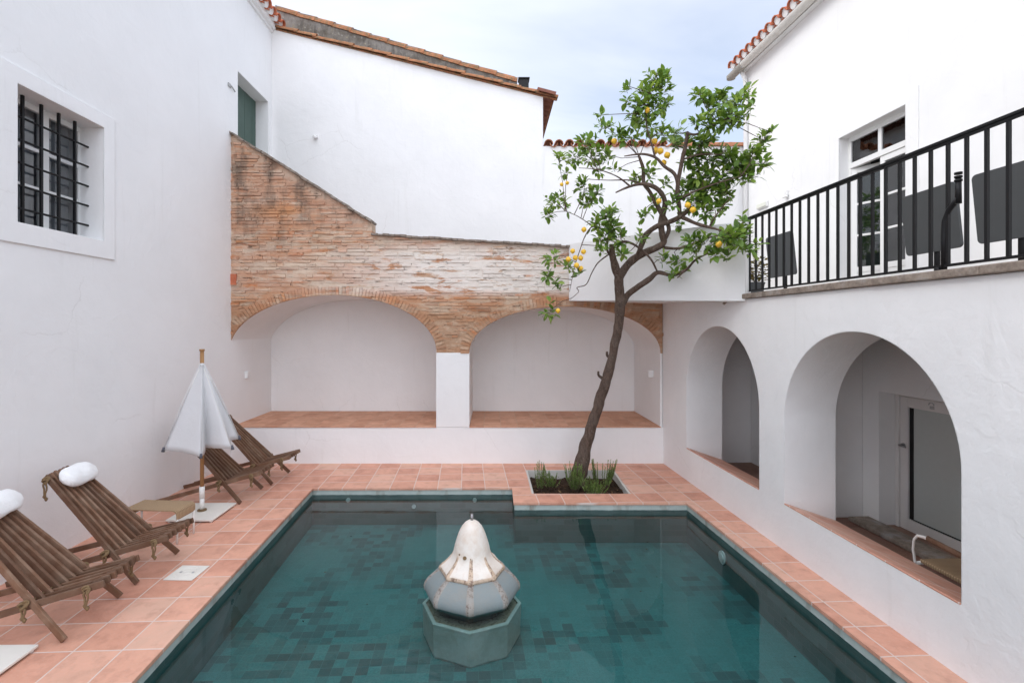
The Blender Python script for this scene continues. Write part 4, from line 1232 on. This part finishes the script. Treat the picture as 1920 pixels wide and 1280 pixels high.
# ================================================================== FOUNTAIN
def octr(th):
    a = (th + PI/8) % (PI/4) - PI/8   # distance from the nearest vertex direction... vertices at k*45 deg
    b = (th) % (PI/4) - PI/8
    return math.cos(PI/8)/math.cos(b)
def fountain():
    t = thing('stone_fountain', 'tiered octagonal stone fountain with a cream bell top standing in the pool', 'fountain', (-.18, 4.69, FZ))
    o = FZ
    # basin
    mb = MB(); SEG = 64
    def prof(seq, seg=SEG, fr=None): mb.lathe([(r, z-o) for r, z in seq], seg, fr)
    f_oct = lambda r, z, th: r*octr(th)
    seq = [(.455, FZ+.002), (.462, FZ+.02), (.470, -.27), (.474, -.245), (.470, -.238), (.440, -.236), (.436, -.240), (.432, -.248), (.2, -.250), (.05, -.250)]
    mb.lathe([(r, z-o) for r, z in seq], 64, f_oct, smooth=False)
    for (r, z) in seq: mb.paint((1.0 if r <= .436 else .25,)*3, 64)
    mb.build('basin', MAT['basin'], t)
    # middle tier
    mb = MB()
    def rib(th):
        a = abs((th + PI/8) % (PI/4) - PI/8)
        return max(0, 1 - (a/.105)**6) if a < .105 else 0
    seq = [(.20, -.31), (.30, -.29), (.305, -.235), (.345, -.182), (.420, -.142), (.454, -.10), (.456, -.068), (.446, -.035), (.420, .002), (.380, .038), (.330, .070), (.285, .092), (.24, .125)]
    f2 = lambda r, z, th: r*(octr(th)*.85+.15*1.0) + (.006*rib(th) if z-0 > -99 else 0)
    mb.lathe([(r, z-o) for r, z in seq], 192, f2)
    for (r, z) in seq:
        for k in range(192):
            th = 2*PI*k/192; mb.paint((max(.25, rib(th)) if z < .08 else .9,)*3, 1)
    mb.build('middle_tier', MAT['tier'], t)
    # bell
    mb = MB()
    seq = [(.20, .07), (.275, .072), (.298, .082), (.304, .098), (.300, .112), (.284, .132), (.252, .158), (.222, .184), (.200, .207), (.185, .235), (.173, .265), (.168, .30), (.157, .34), (.143, .385), (.129, .425), (.114, .46), (.096, .492), (.068, .526), (.036, .547), (.008, .554)]
    def f3(r, z, th):
        w = min(1, max(0, (.30 - (z+o))/.14)) if False else min(1, max(0, (.285-(z+o))/.12))
        fl = 1 + (octr(th)-.965)*.85*w
        sc = -.004*w*(abs(math.sin(4*th)))**1.5
        return r*fl + sc*r/.3 + .006*w*rib(th)
    mb.lathe([(r, z-o) for r, z in seq], 192, f3)
    for (r, z) in seq:
        for k in range(192):
            th = 2*PI*k/192; b_ = .85 if z < .12 else (max(.30, .95*rib(th)) if z < .25 else (.55 if z < .30 else .35))
            mb.paint((b_,)*3, 1)
    mb.build('bell', MAT['bell'], t)
    mb = MB(); mb.tube([(0, 0, .55-o), (0, 0, .61-o)], .014, 12); mb.tube([(0, 0, .575-o), (0, 0, .585-o)], .018, 12); mb.build('nozzle', MAT['chrome'], t)
    # drilled holes in the bell
    mb = MB()
    for px_, py_, r_ in ((872, 1046, .017), (860, 1043, .010), (896, 1035, .007), (884, 1047, .005)):
        a = math.asin(max(-1, min(1, (px_-885)*4.52/F/.19))); zc = H-(py_-CY)*4.52/F
        d = Vector((math.sin(a), -math.cos(a), .35)).normalized(); rr = .20 + (.235-zc)*.7
        c = Vector((math.sin(a)*rr, -math.cos(a)*rr, zc-o))
        mb.tube([c-d*.02, c+d*.004], r_, 10)
    mb.build('spout_hole', MAT['rope'], t)
fountain()

# ================================================================== LEMON TREE
def zc(x, y): return (960 + x*.40625, 100 + y*.40625)
def crm(pts, n=6):
    out = []
    P_ = [pts[0]] + pts + [pts[-1]]
    for i in range(1, len(P_)-2):
        for k in range(n):
            t = k/n; p0, p1, p2, p3 = P_[i-1], P_[i], P_[i+1], P_[i+2]
            out.append(tuple(.5*((2*p1[j]) + (-p0[j]+p2[j])*t + (2*p0[j]-5*p1[j]+4*p2[j]-p3[j])*t*t + (-p0[j]+3*p1[j]-3*p2[j]+p3[j])*t**3) for j in range(4)))
    out.append(tuple(pts[-1])); return out
def lemon_tree():
    base = at(1085, 900, 7.75)
    t = thing('lemon_tree', 'leaning lemon tree with ripe yellow fruit growing from the square bed', 'tree', (base.x, base.y, -.10))
    org = Vector((base.x, base.y, -.10)); rnd = random.Random(11)
    tr = MB(); skel = []
    def limb(pts, wob=.010, seg=10):
        q = [(*(at(x, y, d) - org), r) for x, y, d, r in pts]
        q = crm(q, 6); P_, R_ = [], []
        for i, (x, y, z, r) in enumerate(q):
            nv = Vector((x*6, y*6, z*6)); w = wob*min(1, r/.03)
            P_.append(Vector((x, y, z)) + Vector((mnoise.noise(nv), mnoise.noise(nv+Vector((9, 0, 0))), 0))*w)
            R_.append(max(.003, r*(1+.14*mnoise.noise(nv*1.7+Vector((0, 5, 0))))))
            skel.append((P_[-1], R_[-1]))
        tr.tube(P_, R_, seg)
    L = limb
    L([(1084, 912, 7.72, .155), (1085, 893, 7.74, .135), (1092, 862, 7.72, .108), (1100, 828, 7.69, .090), (1112, 790, 7.64, .082), (1128, 740, 7.58, .076), (1142, 695, 7.5, .070), (1153, 645, 7.4, .066), (1161, 600, 7.3, .068), (1163, 565, 7.22, .076), (1161, 530, 7.14, .066), (1157, 508, 7.08, .060), (1150, 485, 7.02, .048), (1148, 458, 6.98, .042)], .02, 16)
    L([(1160, 528, 7.12, .05), (1168, 508, 7.05, .056), (1186, 488, 6.96, .054), (1208, 474, 6.86, .050), (1230, 465, 6.76, .046), (1245, 454, 6.7, .044), (1241, 436, 6.66, .042), (1239, 415, 6.62, .040), (1247, 385, 6.56, .036), (1240, 363, 6.5, .032), (1225, 350, 6.45, .028), (1203, 345, 6.4, .023), (1180, 350, 6.36, .017), (1155, 361, 6.32, .010)])
    L([(1196, 478, 6.9, .035), (1203, 458, 6.84, .036), (1214, 437, 6.74, .036), (1236, 422, 6.62, .035), (1261, 414, 6.5, .034), (1279, 404, 6.42, .030), (1290, 393, 6.38, .028), (1293, 383, 6.35, .02)])
    L([(1276, 404, 6.44, .026), (1272, 376, 6.38, .028), (1271, 345, 6.3, .026), (1279, 303, 6.2, .025), (1286, 268, 6.12, .023), (1289, 247, 6.08, .020)])
    L([(1280, 408, 6.42, .026), (1305, 419, 6.3, .022), (1330, 426, 6.15, .017), (1352, 432, 6.0, .010)])
    L([(1243, 456, 6.7, .028), (1254, 430, 6.62, .026), (1243, 405, 6.58, .03), (1221, 365, 6.56, .026), (1208, 344, 6.54, .024), (1206, 318, 6.5, .022), (1199, 294, 6.46, .018)])
    L([(1271, 350, 6.3, .02), (1265, 327, 6.28, .022), (1246, 312, 6.26, .021), (1228, 295, 6.24, .018), (1204, 289, 6.2, .013), (1171, 293, 6.15, .007)])
    L([(1228, 295, 6.24, .014), (1222, 270, 6.2, .011), (1212, 235, 6.15, .008), (1215, 190, 6.1, .006), (1228, 150, 6.05, .004)])
    L([(1166, 572, 7.22, .05), (1177, 553, 7.1, .046), (1196, 538, 6.95, .042), (1218, 523, 6.8, .040), (1233, 511, 6.7, .030), (1260, 516, 6.5, .022), (1285, 507, 6.3, .018), (1303, 488, 6.1, .013), (1326, 476, 5.9, .008)])
    L([(1283, 508, 6.3, .012), (1270, 521, 6.3, .007)])
    L([(1148, 462, 6.98, .022), (1173, 453, 6.85, .017), (1200, 466, 6.75, .016), (1220, 486, 6.68, .014), (1232, 508, 6.66, .012)])
    L([(1244, 464, 6.74, .022), (1272, 466, 6.5, .018), (1297, 458, 6.3, .014), (1320, 448, 6.1, .011), (1366, 437, 5.85, .006)])
    L([(1149, 485, 7.02, .014), (1139, 470, 7.0, .018), (1139, 446, 6.98, .014)])
    L([(1141, 477, 7.0, .011), (1122, 492, 6.98, .009), (1110, 511, 6.95, .008), (1099, 533, 6.92, .007), (1082, 539, 6.9, .006), (1085, 547, 6.9, .005), (1072, 559, 6.9, .004)])
    L([(1145, 440, 6.98, .012), (1125, 428, 6.9, .011), (1109, 426, 6.85, .010), (1096, 445, 6.8, .008), (1088, 467, 6.78, .007), (1078, 498, 6.76, .005), (1068, 547, 6.76, .003)])
    L([(1111, 425, 6.85, .008), (1098, 415, 6.8, .006), (1080, 404, 6.75, .005), (1060, 396, 6.7, .004)])
    L([(1289, 250, 6.08, .016), (1305, 252, 6.0, .013), (1330, 240, 5.95, .008), (1360, 225, 5.9, .005)])
    L([(1180, 348, 6.36, .012), (1155, 330, 6.3, .008), (1120, 318, 6.25, .006), (1085, 315, 6.2, .004)])
    L([(1203, 345, 6.4, .012), (1180, 338, 6.35, .009), (1140, 338, 6.3, .006), (1100, 336, 6.25, .004)])
    L([(1330, 426, 6.15, .012), (1345, 400, 6.05, .009), (1370, 370, 5.95, .006)])
    L([(1272, 376, 6.38, .018), (1300, 360, 6.25, .013), (1340, 345, 6.1, .009), (1390, 330, 5.95, .005)])
    L([(1280, 300, 6.2, .012), (1310, 290, 6.1, .009), (1350, 290, 6.0, .006)])
    for (x, y, d) in ((1143, 668, 7.5), (1127, 705, 7.62), (1168, 560, 7.2)):
        L([(x+6, y+6, d, .03), (x-4, y-1, d-.02, .022), (x-5, y-9, d-.03, .017)], 0, 8)
    trunk = tr.build('trunk', MAT['bark'], t)
    # foliage
    lf = MB(); tw = MB()
    def leaf(p, d, up, ln):
        d = d.normalized(); s = d.cross(up)
        if s.length < 1e-3: s = d.orthogonal()
        s.normalize(); nrm = s.cross(d)
        w = ln*rnd.uniform(.23, .31); fold = rnd.uniform(.05, .35)*w; dr = rnd.uniform(-.02, .22)*ln
        a = p + d*.012
        c = [(0.0, .0), (.25, .78), (.5, 1.0), (.78, .66)]
        vs = [a]
        mid = []
        for f, ww in c[1:]:
            m_ = a + d*ln*f - nrm*dr*f*f
            mid.append(m_)
            vs += [m_ + s*w*ww + nrm*fold*ww, m_, m_ - s*w*ww + nrm*fold*ww]
        vs.append(a + d*ln - nrm*dr*1.15)
        lf.add(vs, [(0, 2, 1), (0, 3, 2), (1, 2, 5, 4), (2, 3, 6, 5), (4, 5, 8, 7), (5, 6, 9, 8), (7, 8, 10), (8, 9, 10)], True)
    def dep(x, y):
        px, py = zc(x, y)
        d = 6.7 - .0022*(px-1150)
        if x > 780 and y > 760: d -= .25
        if x > 1000 and y > 700: d = 5.62
        if y < 330 and x < 780: d = 6.15
        if x > 780 and y < 340: d = 5.95
        return d
    CL = [(650,125,60,50,1),(690,170,40,50,1),(625,190,60,50,1),(600,235,45,35,1),(665,250,50,50,1.1),(590,290,55,50,1),(640,330,50,50,1.2),(710,230,20,40,.6),(700,100,30,30,.7),
          (530,150,12,15,.35),(540,220,8,40,.2),(410,285,14,14,.35),(430,335,36,30,.8),(490,360,45,35,.9),(545,385,40,30,.8),(560,330,30,30,.6),
          (335,415,55,35,1),(290,475,55,38,1),(215,490,35,28,.8),(370,470,50,35,.9),(440,470,50,30,.8),(390,530,45,35,.7),(260,540,40,20,.3),(480,540,40,25,.4),
          (335,610,45,45,1),(380,640,45,35,1),(345,685,42,25,.8),
          (200,680,60,40,1),(160,740,30,30,.7),(240,705,30,40,.5),
          (440,745,55,50,1.3),(400,790,45,40,1),(465,795,45,45,1.2),(430,850,45,40,1.2),(500,845,35,50,1),(510,925,25,30,.6),(415,905,20,30,.4),
          (190,940,50,35,.8),(165,1025,30,35,.6),(200,1060,25,30,.5),(180,1185,45,45,.9),(260,985,25,18,.4),(310,1000,25,20,.4),
          (740,365,60,35,1),(690,370,50,35,.8),(800,395,40,35,.8),(740,420,50,30,.6),
          (870,190,35,45,.9),(900,240,55,50,1.1),(960,220,60,60,1.2),(1040,205,50,60,1.2),(1000,290,75,55,1.6),(920,310,60,45,1.1),(1085,180,22,60,.6),(1100,235,16,22,.35),(850,320,45,25,.6),(1060,290,40,40,.8),
          (885,415,70,50,1.4),(830,480,60,60,1.3),(920,480,75,60,1.6),(1000,470,65,50,1.4),(870,560,80,65,1.6),(960,560,80,60,1.7),(1050,505,65,60,1.5),(1110,470,45,50,1),(1160,400,30,45,.8),(1150,505,32,40,.7),(1080,570,55,45,1.1),(900,635,80,55,1.5),(830,620,50,55,1.0),(985,640,55,45,1.1),(780,650,50,40,.9),(855,690,55,45,1.2),(905,725,60,45,1.1),(965,705,42,45,.9),(1185,360,14,18,.3),
          (620,560,60,40,.8),(650,690,35,40,.6),(605,735,35,25,.5),(735,690,35,35,.6),(765,775,30,40,.6),(560,570,35,30,.4),(700,600,30,30,.4),
          (830,865,45,45,1),(900,865,55,45,1.2),(965,850,55,45,1.2),(1015,840,55,40,1.1),(1065,780,42,42,.9),(1060,865,50,45,1.1),(1085,905,35,35,.7),(930,925,45,22,.7),(1135,880,16,12,.25),(765,955,32,40,.7),(765,1000,35,25,.6),(700,945,35,25,.5),(590,845,32,22,.5),(1000,930,15,25,.3),(830,920,30,40,.6)]
    pts_sk = [p for p, r in skel if r < .03]
    for (x, y, rx, ry, dens) in CL:
        n = max(1, int(round(11.5*dens**1.25*(1.3 if x > 800 and 380 < y < 740 else 1))))
        d0 = dep(x, y) + rnd.uniform(-.12, .12)
        px, py = zc(x, y); c0 = at(px, py, d0) - org
        near = min(pts_sk, key=lambda q: (q-c0).length)
        sx, sy = rx*.40625*d0/F, ry*.40625*d0/F
        if (near-c0).length > .05:
            mid = near.lerp(c0, .55) + Vector((rnd.uniform(-.05, .05), rnd.uniform(-.05, .05), rnd.uniform(-.03, .06)))
            tw.tube([near, mid, c0], [.006, .0045, .003], 5)
        for k in range(n):
            while True:
                e = Vector((rnd.uniform(-1, 1), rnd.uniform(-1, 1), rnd.uniform(-1, 1)))
                if e.length < 1: break
            tip = c0 + Vector((e.x*sx, e.y*max(sx, sy)*1.1, e.z*sy))
            st = c0.lerp(tip, .25) + Vector((0, 0, -.03))
            ax = (tip-st)
            if ax.length < .04: ax = Vector((rnd.uniform(-1, 1), rnd.uniform(-1, 1), .6))*.06; st = tip-ax
            tw.tube([st, st+ax*.5+Vector((0, 0, .006)), tip], [.0028, .0022, .0014], 4, caps=False)
            m = rnd.randint(3, 5)
            for q in range(m):
                f = (q+.6)/m; p = st + ax*f
                az_ = q*2.4 + rnd.uniform(-.6, .6); ad = ax.normalized(); o1 = ad.orthogonal().normalized(); o2 = ad.cross(o1)
                dirv = ad*rnd.uniform(.35, .9) + (o1*math.cos(az_)+o2*math.sin(az_))*rnd.uniform(.6, 1) + Vector((0, -.12, rnd.uniform(-.25, .25)))
                up = Vector((rnd.uniform(-.6, .6), rnd.uniform(-.9, .2), 1))
                leaf(p, dirv, up, rnd.uniform(.065, .125))
    tw.build('twigs', MAT['bark'], t)
    lf.build('crown', MAT['leaf'], t)
    # lemons
    lm = MB(); prof = [(.001, .040), (.008, .037), (.016, .031), (.026, .022), (.033, .008), (.034, -.004), (.030, -.018), (.021, -.030), (.010, -.037), (.006, -.044), (.001, -.047)]
    lm.lathe(prof, 18)
    LS = [(280,912,.0),(330,915,0),(260,950,0),(292,943,.04),(317,944,.05),(298,978,-.02),(318,992,.03),(332,813,0),(255,598,0),(229,605,0),(658,405,0),(685,451,-.05),(663,448,.04),(716,470,-.05),(678,682,-.05),(811,700,-.1),(472,405,0),(625,262,.02),(955,880,-.12),(212,1187,0),(700,505,.03),(835,722,-.1)]
    first = None
    for i, (x, y, dd) in enumerate(LS):
        px, py = zc(x, y); d = dep(x, y) + dd - .12
        if 250 < x < 340 and y > 780: d = 6.74 + dd
        s = {'9': 1}.get('', 1) * (rnd.uniform(.86, 1.05) if x != 229 and x != 255 else .68)
        if first is None: first = lm.build('lemon', MAT['lemon'], t); o = first
        else: o = first.copy(); C.objects.link(o); o.parent = t
        o.location = at(px, py, d) - org; o.scale = (s*1.15, s*1.15, s*1.05); o.rotation_euler = (rnd.uniform(-.5, .5), rnd.uniform(-.5, .5), 0)
lemon_tree()

# rosemary plants in the bed
def rosemary(label, x, y, h, n, spread, seed, lean=(0, 0)):
    rnd = random.Random(seed); t = thing('rosemary', label, 'plant', (x, y, -.10), 0, 'rosemary plants in the tree bed')
    st, lf = MB(), MB(); n = int(n*1.6)
    for k in range(n):
        a = rnd.uniform(0, 2*PI); sp = 1.25*spread*rnd.uniform(.2, 1); hh = 1.12*h*rnd.uniform(.5, 1.0)
        b = Vector((math.cos(a)*sp*.3, math.sin(a)*sp*.3, 0)); e = Vector((math.cos(a)*sp+lean[0], math.sin(a)*sp+lean[1], hh))
        mid = b.lerp(e, .5) + Vector((math.cos(a), math.sin(a), 0))*sp*.15
        pts = [b, mid, e]; st.tube(pts, [.0045, .0035, .0015], 5, caps=False)
        m = int(hh/.0055)
        for q in range(m):
            f = .15+.85*q/m; p = (b.lerp(mid, f*2) if f < .5 else mid.lerp(e, f*2-1))
            a2 = rnd.uniform(0, 2*PI); d = Vector((math.cos(a2), math.sin(a2), rnd.uniform(.5, 1.5))).normalized(); L = rnd.uniform(.018, .034)*(1.1-.4*f)
            s = d.cross(Vector((0, 0, 1))).normalized()*.0042
            lf.add([p-s, p+s, p+d*L*.7+s*.9, p+d*L, p+d*L*.7-s*.9], [(0, 1, 2, 3, 4)])
    st.build('stem', MAT['bark'], t); lf.build('leaves', MAT['rosemary'], t)
rosemary('tall thin rosemary at the left corner of the tree bed', .75, 7.45, .42, 9, .09, 1, (.0, 0))
rosemary('low bushy rosemary next to the thin one, left side of the bed', .93, 7.55, .27, 16, .13, 2)
rosemary('dense rosemary growing right in front of the lemon trunk base', 1.27, 7.42, .40, 26, .14, 3)
rosemary('low spreading bright green rosemary, front middle of the bed', 1.54, 7.22, .24, 28, .19, 4)
rosemary('tall open rosemary with bare stems right of the lemon trunk', 1.66, 7.66, .44, 8, .07, 5, (-.02, 0))
rosemary('tall upright rosemary at the right side of the tree bed', 1.80, 7.60, .42, 13, .10, 6, (.06, 0))

# ================================================================== SKY, SUN, CAMERA
SUN_EL, SUN_AZ = R(38), R(-94)    # azimuth from +Y, clockwise
def world():
    w = bpy.data.worlds.new('World'); S.world = w; w.use_nodes = True; t = w.node_tree
    bg = next(n for n in t.nodes if n.type == 'BACKGROUND')
    sky = t.nodes.new('ShaderNodeTexSky'); sky.sky_type = 'NISHITA'; sky.sun_disc = False
    sky.sun_elevation = SUN_EL; sky.sun_rotation = SUN_AZ; sky.dust_density = 1.5; sky.air_density = 1.0
    tc = t.nodes.new('ShaderNodeTexCoord'); sp = t.nodes.new('ShaderNodeSeparateXYZ'); t.links.new(tc.outputs['Generated'], sp.inputs[0])
    def math_(op, a, b):
        n = t.nodes.new('ShaderNodeMath'); n.operation = op
        for i, v in enumerate((a, b)):
            if isinstance(v, bpy.types.NodeSocket): t.links.new(v, n.inputs[i])
            else: n.inputs[i].default_value = v
        return n.outputs[0]
    den = math_('ADD', math_('MAXIMUM', sp.outputs[2], 0.0), .22)
    cx = math_('DIVIDE', sp.outputs[0], den); cy = math_('DIVIDE', sp.outputs[1], den)
    cb = t.nodes.new('ShaderNodeCombineXYZ'); t.links.new(cx, cb.inputs[0]); t.links.new(cy, cb.inputs[1])
    nz = t.nodes.new('ShaderNodeTexNoise'); nz.inputs['Scale'].default_value = .85; nz.inputs['Detail'].default_value = 6; nz.inputs['Roughness'].default_value = .52; nz.inputs['Distortion'].default_value = .5
    mp = t.nodes.new('ShaderNodeMapping'); mp.inputs['Location'].default_value = (1.9, .4, 0); mp.inputs['Scale'].default_value = (.6, 1.5, 1)
    t.links.new(cb.outputs[0], mp.inputs[0]); t.links.new(mp.outputs[0], nz.inputs[0])
    # cloud cover is thicker on the left and overhead
    cov = math_('ADD', nz.outputs['Fac'], math_('MULTIPLY', sp.outputs[0], -.30))
    cov = math_('ADD', cov, math_('MULTIPLY', math_('MAXIMUM', math_('SUBTRACT', sp.outputs[2], .5), 0.0), .9))
    cov = math_('ADD', cov, math_('MULTIPLY', math_('MAXIMUM', math_('MULTIPLY', sp.outputs[1], -1.0), 0.0), .3))
    rp = t.nodes.new('ShaderNodeValToRGB'); t.links.new(cov, rp.inputs[0])
    rp.color_ramp.elements[0].position = .36; rp.color_ramp.elements[0].color = (.42, .42, .42, 1); rp.color_ramp.elements[1].position = .68; rp.color_ramp.elements[1].color = (1, 1, 1, 1)
    mx = t.nodes.new('ShaderNodeMix'); mx.data_type = 'RGBA'
    t.links.new(rp.outputs[0], mx.inputs[0])
    t.links.new(sky.outputs[0], mx.inputs[6]); mx.inputs[7].default_value = (4.75, 4.95, 5.45, 1)
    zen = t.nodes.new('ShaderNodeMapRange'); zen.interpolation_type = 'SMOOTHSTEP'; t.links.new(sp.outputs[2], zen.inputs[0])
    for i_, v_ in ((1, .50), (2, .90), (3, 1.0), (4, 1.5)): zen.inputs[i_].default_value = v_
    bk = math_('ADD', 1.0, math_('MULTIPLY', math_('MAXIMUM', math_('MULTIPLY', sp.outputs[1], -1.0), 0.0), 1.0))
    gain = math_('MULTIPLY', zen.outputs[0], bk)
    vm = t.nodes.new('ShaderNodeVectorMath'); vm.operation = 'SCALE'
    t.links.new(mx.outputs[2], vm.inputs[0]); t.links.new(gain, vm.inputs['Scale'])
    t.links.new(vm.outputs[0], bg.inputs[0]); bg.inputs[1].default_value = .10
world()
sl = bpy.data.lights.new('Sun', 'SUN'); sl.energy = .52; sl.angle = R(25); sl.color = (1, .95, .88)
so = bpy.data.objects.new('sun', sl); C.objects.link(so)
dv = Vector((math.sin(SUN_AZ)*math.cos(SUN_EL), math.cos(SUN_AZ)*math.cos(SUN_EL), math.sin(SUN_EL)))
so.rotation_euler = dv.to_track_quat('Z', 'Y').to_euler(); so.location = dv*40

cam = bpy.data.cameras.new('Camera'); co = bpy.data.objects.new('camera', cam); C.objects.link(co)
co.location = (0, 0, H); co.rotation_euler = (R(90), 0, 0)
cam.sensor_width = 36; cam.lens = F/1920*36; cam.shift_x = 40/1920; cam.shift_y = -28/1920
cam.clip_start = .05; cam.clip_end = 500
S.camera = co
S.view_settings.view_transform = 'Standard'; S.view_settings.look = 'None'; S.view_settings.gamma = 1.0
S.view_settings.exposure = 1.25
S.cycles.max_bounces = 10; S.cycles.diffuse_bounces = 6; S.cycles.transparent_max_bounces = 12; S.cycles.glossy_bounces = 4
S.cycles.caustics_reflective = False; S.cycles.caustics_refractive = False
S.cycles.use_denoising = True
